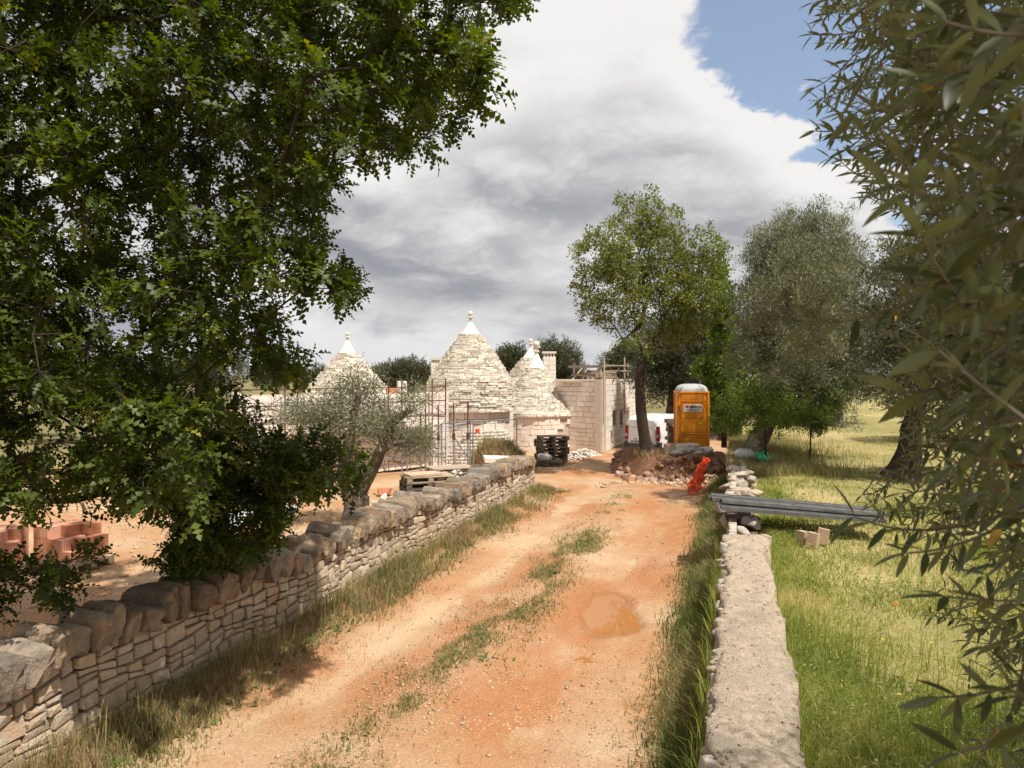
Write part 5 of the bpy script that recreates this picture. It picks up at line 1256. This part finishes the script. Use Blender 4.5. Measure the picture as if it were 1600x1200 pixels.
V = np.stack([a + x * .005, a - x * .0025 + y * .0045, a - x * .0025 - y * .0045, b_ + x * .003, b_ - x * .0015 + y * .0025, b_ - x * .0015 - y * .0025], 1)
T0 = np.array([(0, 1, 4), (0, 4, 3), (1, 2, 5), (1, 5, 4), (2, 0, 3), (2, 3, 5)]); T = (T0[None] + (np.arange(len(a)) * 6)[:, None, None]).reshape(-1, 3)
link('shoots', np_mesh('shoots', V.reshape(-1, 3) - np.array(ob_), T, M_bark), oak, ob_)
n = nt_ * NS * NL; f = np.tile(np.linspace(.45, 1.02, NL), nt_ * NS)
A_ = np.repeat(a, NL, 0); B_ = np.repeat(b_, NL, 0); ax = unit(B_ - A_); pos = A_ + (B_ - A_) * f[:, None]
ph = np.tile(np.arange(NL) * 2.4, nt_ * NS) + np.repeat(r.uniform(0, 6, nt_ * NS), NL); X_ = np.repeat(x, NL, 0); Y_ = np.repeat(y, NL, 0)
rad_ = X_ * np.cos(ph)[:, None] + Y_ * np.sin(ph)[:, None]; d = ax * (.25 + .6 * f[:, None]) + rad_ * .8 + r.normal(size=(n, 3)) * .15 + np.array([0, 0, -.05])
up_ = np.array([0, 0, 1.0]) + ax * .5 - rad_ * .3 + r.normal(size=(n, 3)) * .25
ti = np.clip(np.repeat(r.normal(.4, .2, nt_ * NS), NL) + r.normal(0, .15, n), 0, .92); ti = np.where(r.random(n) < .004, 1., ti)
V, T, tt_ = leaves(T_OAK, pos, d, up_, r.uniform(.10, .185, n), ti)
link('crown', np_mesh('crown', V - np.array(ob_), T, M_oak, tt_), oak, ob_)

# ------------------------------------------------------------------ near olive branches on the right
r = np.random.default_rng(99)
nb = Vector((3.3, 2.2, FZ))
no = thing('olive_tree', 'nearest olive whose leafy branches hang into the picture on the right', 'tree', nb)
tr = [nb, nb + Vector((-.05, .02, .9)), nb + Vector((-.1, .1, 1.8)), nb + Vector((-.25, .1, 2.9)), nb + Vector((-.3, .15, 4.0))]
trunk_mesh(tr, [.28, .24, .20, .16, .11], M_bark_o, 'trunk', no, 31, 14, .22, .4)
yb = [-260, 0, 60, 200, 260, 330, 400, 450, 520, 600, 700, 760, 850, 930, 1000, 1080, 1200, 1400]
xb = [1255, 1252, 1265, 1265, 1300, 1365, 1345, 1310, 1335, 1385, 1345, 1335, 1405, 1440, 1475, 1480, 1460, 1450]
tw = []
def add_tw(n, d0, d1, push, dens=None):
    k = 0
    while k < n:
        py = r.uniform(-260, 1330); x0 = float(np.interp(py, yb, xb)) + push; px = x0 + abs(r.normal()) * 190 + 8
        if px > 1950: continue
        dn = 1.0 if py < 650 else (.62 if py < 850 else .42)
        if r.random() > dn * (1.0 if px > x0 + 60 else .7): continue
        tw.append((px, py, r.uniform(d0, d1))); k += 1
add_tw(600, 1.7, 3.4, 0); add_tw(180, 1.1, 1.7, 50); add_tw(85, .62, 1.0, 85)
tw += [(1262, 465, 1.05), (1335, 765, 1.0), (1470, 1040, .85), (1340, 130, .95), (1395, 560, .8), (1480, 880, .8), (1500, 1120, .75), (1420, 820, .95)]
LP, LD, LU, LS, LT = [], [], [], [], []; tv = MB(); starts = []
for (px, py, d) in tw:
    tip = np.array(P(px, py, d)); dr = unit(np.array([-.75, r.normal() * .45, r.normal() * .45 - .12])); Lt = r.uniform(.14, .30)
    st_ = tip - dr * Lt; sag = np.array([0, 0, -.04]); npair = int(Lt / .021); pv_ = None
    x = unit(np.cross(dr, np.array([.2, .3, .9]))); y = np.cross(dr, x); a0 = r.uniform(0, 6); prev = st_
    for k in range(npair + 1):
        f = k / npair; p_ = st_ + dr * Lt * f + sag * math.sin(f * 2)
        if k: tv.tube(prev, p_, .0022 * (1.25 - f * .6), n=4, cap=False)
        prev = p_
        if f < .12: continue
        for sgn in (0, math.pi):
            if r.random() < .10: continue
            a_ = a0 + k * 1.57 + sgn; o_ = x * math.cos(a_) + y * math.sin(a_)
            LP.append(p_); LD.append(dr * r.uniform(.35, .8) + o_ * .8 + np.array([0, 0, r.normal() * .12])); LU.append(np.cross(o_, dr) * r.normal() * .5 + dr * -.4 + o_ * .2 + np.array([0, 0, 1.0])); LS.append(r.uniform(.036, .058)); LT.append(np.clip(r.normal(.42, .22), 0, .93) if r.random() > .018 else 1.0)
    LP.append(prev); LD.append(dr); LU.append(np.array([0, 0, 1.0])); LS.append(.05); LT.append(.6)
    starts.append(st_)
LP, LD, LU, LS, LT = map(np.array, (LP, LD, LU, LS, LT))
tv.build('twigs', M_twig, no)
nodes, par, tips = grow([tuple(p) for p in tr], starts, r, .25, .12, .03, 1)
V, T, _ = branches(nodes, par, len(tr), .0025, .05, 6, 2.3); link('branches', np_mesh('branches', V - np.array(nb), T, M_twig, smooth=True), no, nb)
app = LS / np.maximum(LP[:, 1], .2); ppx = 800 + LP[:, 0] / LP[:, 1] * F; ppy = HOR + (CH - LP[:, 2]) / LP[:, 1] * F
app = np.where((ppx > 1180) & (ppx < 1600) & (ppy > -20) & (ppy < 1220), app, 0); order = np.argsort(-app); big_i, rest_i = order[:300], order[300:]
V, T, tt_ = leaves(T_OLV, LP[rest_i], LD[rest_i], LU[rest_i], LS[rest_i], LT[rest_i])
link('leaf', np_mesh('foliage', V - np.array(nb), T, M_near, tt_, True), no, nb)['kind'] = 'stuff'
q = in_blobs([(3.3, .9, 5.9, 2.3, 1.9, 1.2), (2.2, -.4, 5.6, 1.6, 1.4, 1.0), (4.6, 2.0, 5.3, 1.8, 1.6, 1.3), (4.4, 3.2, 3.6, 1.2, 1.4, 1.3), (2.1, .5, 6.3, 1.7, 1.5, .9), (1.7, -.6, 6.0, 1.3, 1.3, .9)], 800, r, .3)  # out-of-frame crown added above to shade the near branches
nodes, par, tips = grow([tuple(p) for p in tr], q, r, .4, .1, .03, 3)
V, T, _ = branches(nodes, par, len(tr), .005, .06, 5, 2.2); link('shade_crown_branches', np_mesh('shade_crown_branches', V - np.array(nb), T, M_twig, smooth=True), no, nb)
q = np.repeat(q, 62, 0); n = len(q); off = r.normal(size=(n, 3)) * .2
V, T, tt_ = leaves(T_THIN, q + off, unit(off) + r.normal(size=(n, 3)) * .6, r.normal(size=(n, 3)) + np.array([0, 0, .6]), r.uniform(.05, .085, n), np.clip(r.normal(.42, .2, n), 0, .95))
link('crown', np_mesh('crown', V - np.array(nb), T, M_near, tt_), no, nb)
LM = []
for q in range(10):
    V0, T0 = lance(6, .105 + .014 * (q % 3), .03, .06 + .04 * (q % 4)); LM.append(np_mesh('leaf', V0, T0, M_near, np.full(len(V0), (.12, .25, .35, .45, .55, .65, .75, .85, .3, 1.0)[q]), True))
for c_, i in enumerate(big_i):
    x = Vector(LD[i]).normalized(); y = Vector(LU[i]).cross(x).normalized(); z = x.cross(y); s = LS[i]
    o = bpy.data.objects.new('leaf', LM[9 if LT[i] > .97 else c_ % 9]); col.objects.link(o); o.parent = no
    o.matrix_basis = Matrix.Translation(Vector(LP[i]) - nb) @ Matrix((x, y, z)).transposed().to_4x4() @ Matrix.Diagonal((s, s, s, 1))

# ------------------------------------------------------------------ grass and small plants
def blades(pos, h, w, lean, tint, seed):
    r = np.random.default_rng(seed); n = len(pos); a = r.uniform(0, 2 * np.pi, n); sd = np.stack([np.cos(a), np.sin(a), np.zeros(n)], -1)
    b_ = r.uniform(0, 2 * np.pi, n); ld = np.stack([np.cos(b_), np.sin(b_), np.zeros(n)], -1) * (lean * r.uniform(.2, 1.3, n) * h)[:, None]; up = np.array([0, 0, 1.0]); w = w * r.uniform(.6, 1.3, n)
    m = pos + ld * .32 + up * (h * .55)[:, None]; t = pos + ld + up * (h * np.clip(1 - lean * .35, .4, 1))[:, None]
    V = np.stack([pos - sd * w[:, None] / 2, pos + sd * w[:, None] / 2, m + sd * w[:, None] * .38, m - sd * w[:, None] * .38, t], 1)
    T = (np.array([(0, 1, 2), (0, 2, 3), (3, 2, 4)])[None] + (np.arange(n) * 5)[:, None, None]).reshape(-1, 3)
    return V.reshape(-1, 3), T, np.repeat(tint, 5)
def grass(name, label, mat_, pos, h, w, lean, tint, seed, cat='grass'):
    V, T, t_ = blades(np.asarray(pos), np.asarray(h), w, lean, tint, seed); o = link(name, np_mesh(name, V, T, mat_, t_)); return setp(o, label, cat, kind='stuff')
r = np.random.default_rng(123)
# meadow: density falls with distance
n = 330000; d = 3.0 + 30 * r.random(n) ** 2.0; px = r.uniform(1080, 1760, n); x = (px - 800) / F * d; u, v = x * SX + d * CX, x * CX - d * SX
k = (v > .36 + .14 * fbm(u * 1.3, v * 0 + 5, 3)) & (v < 26); u, v, d = u[k], v[k], d[k]
pat = fbm(u * .5 + 7, v * .5, 4); k = r.random(len(u)) < np.clip(.22 + 2.2 * (pat - .32), .07, 1); u, v, d, pat = u[k], v[k], d[k], pat[k]
pos = np.stack([u * SX + v * CX, u * CX - v * SX, field_z(u, v) - .01], -1)
bare = sstep(u, 17, 24) * sstep(v, 1.0, 3.0)                # sun-dried, grazed patch further back
edge_ = np.exp(-((v - .7) / .35) ** 2)
h = (.045 + .15 * r.random(len(u)) ** 2.4 + .30 * np.clip(pat - .45, 0, 1) + .10 * edge_) * (1 - .55 * bare) * np.where(d < 7, 1.0, 1.0)
ti = np.clip(.45 + (fbm(u * 1.1 + 31, v * 1.1, 4) - .46) * 2.6 + r.normal(0, .22, len(u)) + .30 * bare, 0, 1)
grass('meadow_grass', 'sunlit yellow-green meadow grass right of the mortar-topped wall', M_grass, pos, h, .0045 * (1 + d / 9), .95, ti, 1)
# tall wild oat stems close to the camera
n = 5200; d = 3.6 + 7.5 * r.random(n) ** 1.4; px = r.uniform(1200, 1650, n); x = (px - 800) / F * d; u, v = x * SX + d * CX, x * CX - d * SX
k = (v > .5) & (r.random(n) < np.clip((fbm(u * .9 + 3, v * .9, 3) - .38) * 5, .05, 1)); u, v, d = u[k], v[k], d[k]
pos = np.stack([u * SX + v * CX, u * CX - v * SX, field_z(u, v)], -1)
grass('meadow_stems', 'tall thin grass stems standing in the near meadow', M_grass, pos, .28 + .32 * r.random(len(u)), .005, .30, np.clip(r.normal(.45, .3, len(u)), 0, 1), 2)
n = 9000; d = 3.8 + 14 * r.random(n) ** 1.5; px = r.uniform(1180, 1650, n); x = (px - 800) / F * d; u, v = x * SX + d * CX, x * CX - d * SX; k = (v > .5); u, v = u[k], v[k]; n = len(u)
pos = np.stack([u * SX + v * CX, u * CX - v * SX, field_z(u, v) + r.uniform(.08, .30, n)], -1); a = r.uniform(0, 6.3, n)
V, T, t_ = leaves(T_THIN, pos, np.stack([np.cos(a), np.sin(a), r.uniform(-.4, .9, n)], -1), r.normal(size=(n, 3)), r.uniform(.02, .05, n), np.clip(r.normal(.85, .2, n), 0, 1)); setp(link('seed_heads', np_mesh('seed_heads', V, T, M_grass, t_)), 'pale nodding seed heads of the meadow grass', 'grass', kind='stuff')
# right verge, dense along the wall foot
n = 52000; u = 2.5 + 22 * r.random(n) ** 1.5; v = -.20 - np.abs(r.normal(0, .30, n)) * (.75 + .5 * fbm(u * .8, u * 0, 3)); v = np.maximum(v, -1.5)
pos = np.stack([u * SX + v * CX, u * CX - v * SX, track_z(u, v) - .01], -1); h = (.06 + .26 * r.random(n) ** 1.6) * np.clip(1.25 + (v + .2) * .95, .25, 1.2) * (.6 + .9 * fbm(u * .9 + 3, v, 3))
grass('verge_grass', 'tall green grass along the foot of the right wall', M_verge, pos, h, .006 * (1 + u / 12), .6, np.clip(.35 + (fbm(u * 1.2, v * 2 + 9, 3) - .45) * 1.5 + r.normal(0, .2, n), 0, 1), 3)
# left verge: green and straw
n = 60000; u = 4.0 + 17 * r.random(n) ** 1.4; v = -5.55 + np.abs(r.normal(0, .42, n)) * (.6 + .9 * fbm(u * .7 + 2, u * 0 + 1, 3)); k = v < -4.1; u, v = u[k], v[k]; n = len(u)
k = r.random(n) < np.clip(.2 + 2.6 * (fbm(u * .8 + 20, v * 1.5, 3) - .30), .1, 1); u, v = u[k], v[k]; n = len(u)
pos = np.stack([u * SX + v * CX, u * CX - v * SX, track_z(u, v) - .01], -1); h = (.05 + .22 * r.random(n) ** 1.8) * np.clip(1.2 - (v + 5.5) * .7, .3, 1.2); ty = fbm(u * .7 + 60, v * .9, 3)
grass('verge_grass', 'patchy green grass between the coped wall and the wheel track', M_verge, pos[ty > .42], h[ty > .42], .006 * (1 + u[ty > .42] / 14), .6, np.clip(r.normal(.4, .27, (ty > .42).sum()), 0, 1), 4)
k = ty < .50
grass('dry_grass', 'dry straw-coloured grass along the foot of the coped wall', M_dry, pos[k], h[k] * 1.05, .005 * (1 + u[k] / 14), .6, np.clip(r.normal(.45, .28, k.sum()), 0, 1), 5)
n = 1500; u = 4.2 + 15 * r.random(n) ** 1.3; v = -5.45 + np.abs(r.normal(0, .18, n)); k = fbm(u * 1.1 + 80, u * 0, 3) > .42; u, v = u[k], v[k]
pos = np.stack([u * SX + v * CX, u * CX - v * SX, track_z(u, v)], -1)
grass('wild_oats', 'tall seeding stems leaning against the coped wall face', M_verge, pos, .35 + .35 * r.random(len(u)), .008, .35, np.clip(r.normal(.55, .3, len(u)), 0, 1), 6)
# centre strip of the track
n = 60000; u = 3.6 + 14 * r.random(n) ** 1.2; wv = (fbm(u * .25, u * 0 + 3.3, 3) - .45) * .7; v = -2.95 - wv + r.normal(0, .27, n)
k = r.random(n) < np.clip((fbm(u * 1.0 + 5, v * 2.2, 4) - .36) * 3.6, .03, .8) * sstep(u, 16.8, 13.5); u, v = u[k], v[k]; n = len(u)
pos = np.stack([u * SX + v * CX, u * CX - v * SX, track_z(u, v) - .005], -1)
grass('strip_grass', 'low grass tufts on the strip between the wheel tracks', M_verge, pos, .03 + .08 * r.random(n) ** 1.5, .006 * (1 + u / 14), .8, np.clip(r.normal(.42, .28, n), 0, 1), 7)
# broad leaved weeds
n = 2600; u = 4.5 + 16 * r.random(n); v = np.where(r.random(n) < .5, -2.95 + r.normal(0, .22, n), -5.25 + np.abs(r.normal(0, .25, n))); k = fbm(u * 1.6 + 13, v * 2, 3) > .52; u, v = u[k], v[k]; n = len(u)
pos = np.stack([u * SX + v * CX, u * CX - v * SX, track_z(u, v) + .015], -1); a = r.uniform(0, 6.3, n)
V, T, t_ = leaves(T_DIA, pos, np.stack([np.cos(a), np.sin(a), r.uniform(.1, .9, n)], -1), np.tile([0, 0, 1.0], (n, 1)), r.uniform(.04, .10, n), r.random(n)); setp(link('weeds', np_mesh('weeds', V, T, M_weed, t_)), 'small broad-leaved weeds on the track verges', 'weeds', kind='stuff')
n = 5000; d = 4 + 9 * r.random(n); px = r.uniform(1190, 1500, n); x = (px - 800) / F * d; u, v = x * SX + d * CX, x * CX - d * SX; k = (v > .45) & (v < 2.4) & (fbm(u * 1.0 + 70, v * 1.3, 3) > .50); u, v = u[k], v[k]; n = len(u)
pos = np.stack([u * SX + v * CX, u * CX - v * SX, field_z(u, v) + r.uniform(.02, .16, n)], -1); a = r.uniform(0, 6.3, n)
V, T, t_ = leaves(T_DIA, pos, np.stack([np.cos(a), np.sin(a), r.uniform(0, .8, n)], -1), np.tile([0, 0, 1.0], (n, 1)), r.uniform(.03, .065, n), r.random(n)); setp(link('weeds', np_mesh('weeds', V, T, M_weed, t_)), 'fresh green broad-leaved weeds beside the mortar-topped wall', 'weeds', kind='stuff')
n = 2600; u = r.uniform(2.5, 11.1, n); sdn = r.random(n) < .75; v = np.where(sdn, .40 + np.abs(r.normal(0, .05, n)), -.20 - np.abs(r.normal(0, .03, n))); k = fbm(u * 2.1 + 40, sdn * 9.0, 3) > .44; u, v = u[k], v[k]; n = len(u)
grass('wall_edge_grass', 'grass tufts leaning over the edges of the mortar-topped wall', M_grass, np.stack([u * SX + v * CX, u * CX - v * SX, np.full(n, .82)], -1), .20 + .26 * r.random(n), .006, .9, np.clip(r.normal(.45, .25, n), 0, 1), 21)
# flowers
def flowers(name, label, mat_, pts, s, seed):
    b = MB(); q = random.Random(seed)
    for p in pts:
        p = Vector(p)
        for k in range(5):
            a = k * 1.257 + q.random(); e = Vector((math.cos(a), math.sin(a), .35)); f = Vector((-math.sin(a), math.cos(a), 0)); b.add([p, p + e * s * .6 + f * s * .45, p + e * s, p + e * s * .6 - f * s * .45], [(0, 1, 2, 3)])
    return setp(b.build(name, mat_), label, 'flowers', kind='stuff')
pts = []
for i in range(90):
    u_ = r.uniform(5, 12); v_ = r.uniform(.7, 3.2)
    if float(fbm(u_ * 1.3 + 5, v_ * 1.3, 2)) < .40: continue
    pts.append(L(u_, v_, float(field_z(u_, v_)) + r.uniform(.14, .28)))
flowers('yellow_flowers', 'tiny yellow flowers dotted over the near meadow', M_yel, pts, .016, 1)
q = PX(1400, 7.6); u_, v_ = UV(q.x, q.y); q.z = float(field_z(u_, v_)) + .30
o = flowers('poppy', 'single red poppy in the meadow', M_pop, [q], .03, 2); del o['kind']; o['category'] = 'flower'
# grass on the mound and the spoil heap, under the trees
def on(fn, cx, cy, hx, hy, n, zmin):
    x = r.uniform(cx - hx, cx + hx, n); y = r.uniform(cy - hy, cy + hy, n); z = np.array([fn(a, b_) for a, b_ in zip(x, y)]); k = z > zmin; return np.stack([x, y, z - .02], -1)[k]
p_ = on(mnd_z, 4.6, 25.2, 1.1, 1.5, 2600, .55); p_ = p_[r.random(len(p_)) < np.exp(-((p_[:, 0] - 4.6) ** 2 + (p_[:, 1] - 25.0) ** 2) / .8)]
grass('mound_grass', 'dry tuft of grass round the foot of the young oak', M_dry, p_, .10 + .25 * r.random(len(p_)), .02, .8, r.random(len(p_)), 8)
p_ = on(heap_z, -.55, 27.2, 1.4, 1.5, 4500, .15)
grass('heap_grass', 'brown dry grass covering the spoil heap behind the fence', M_dry, p_, .12 + .30 * r.random(len(p_)), .02, .7, np.clip(r.normal(.4, .3, len(p_)), 0, 1), 9)
k = r.random(len(p_)) < .35
grass('heap_weeds', 'green weeds on the spoil heap behind the fence', M_verge, p_[k], .15 + .40 * r.random(k.sum()), .025, .5, r.random(k.sum()), 10)
n = 16000; u = r.uniform(20, 30, n); v = .15 + np.abs(r.normal(0, 1.3, n)) - .35; pos = np.stack([u * SX + v * CX, u * CX - v * SX, np.where(v < .3, .80, field_z(u, np.maximum(v, .4))) - .02], -1)
grass('bank_grass', 'tall grass on the bank below the dense olive', M_verge, pos, .15 + .35 * r.random(n), .016, .5, np.clip(r.normal(.5, .25, n), 0, 1), 11)
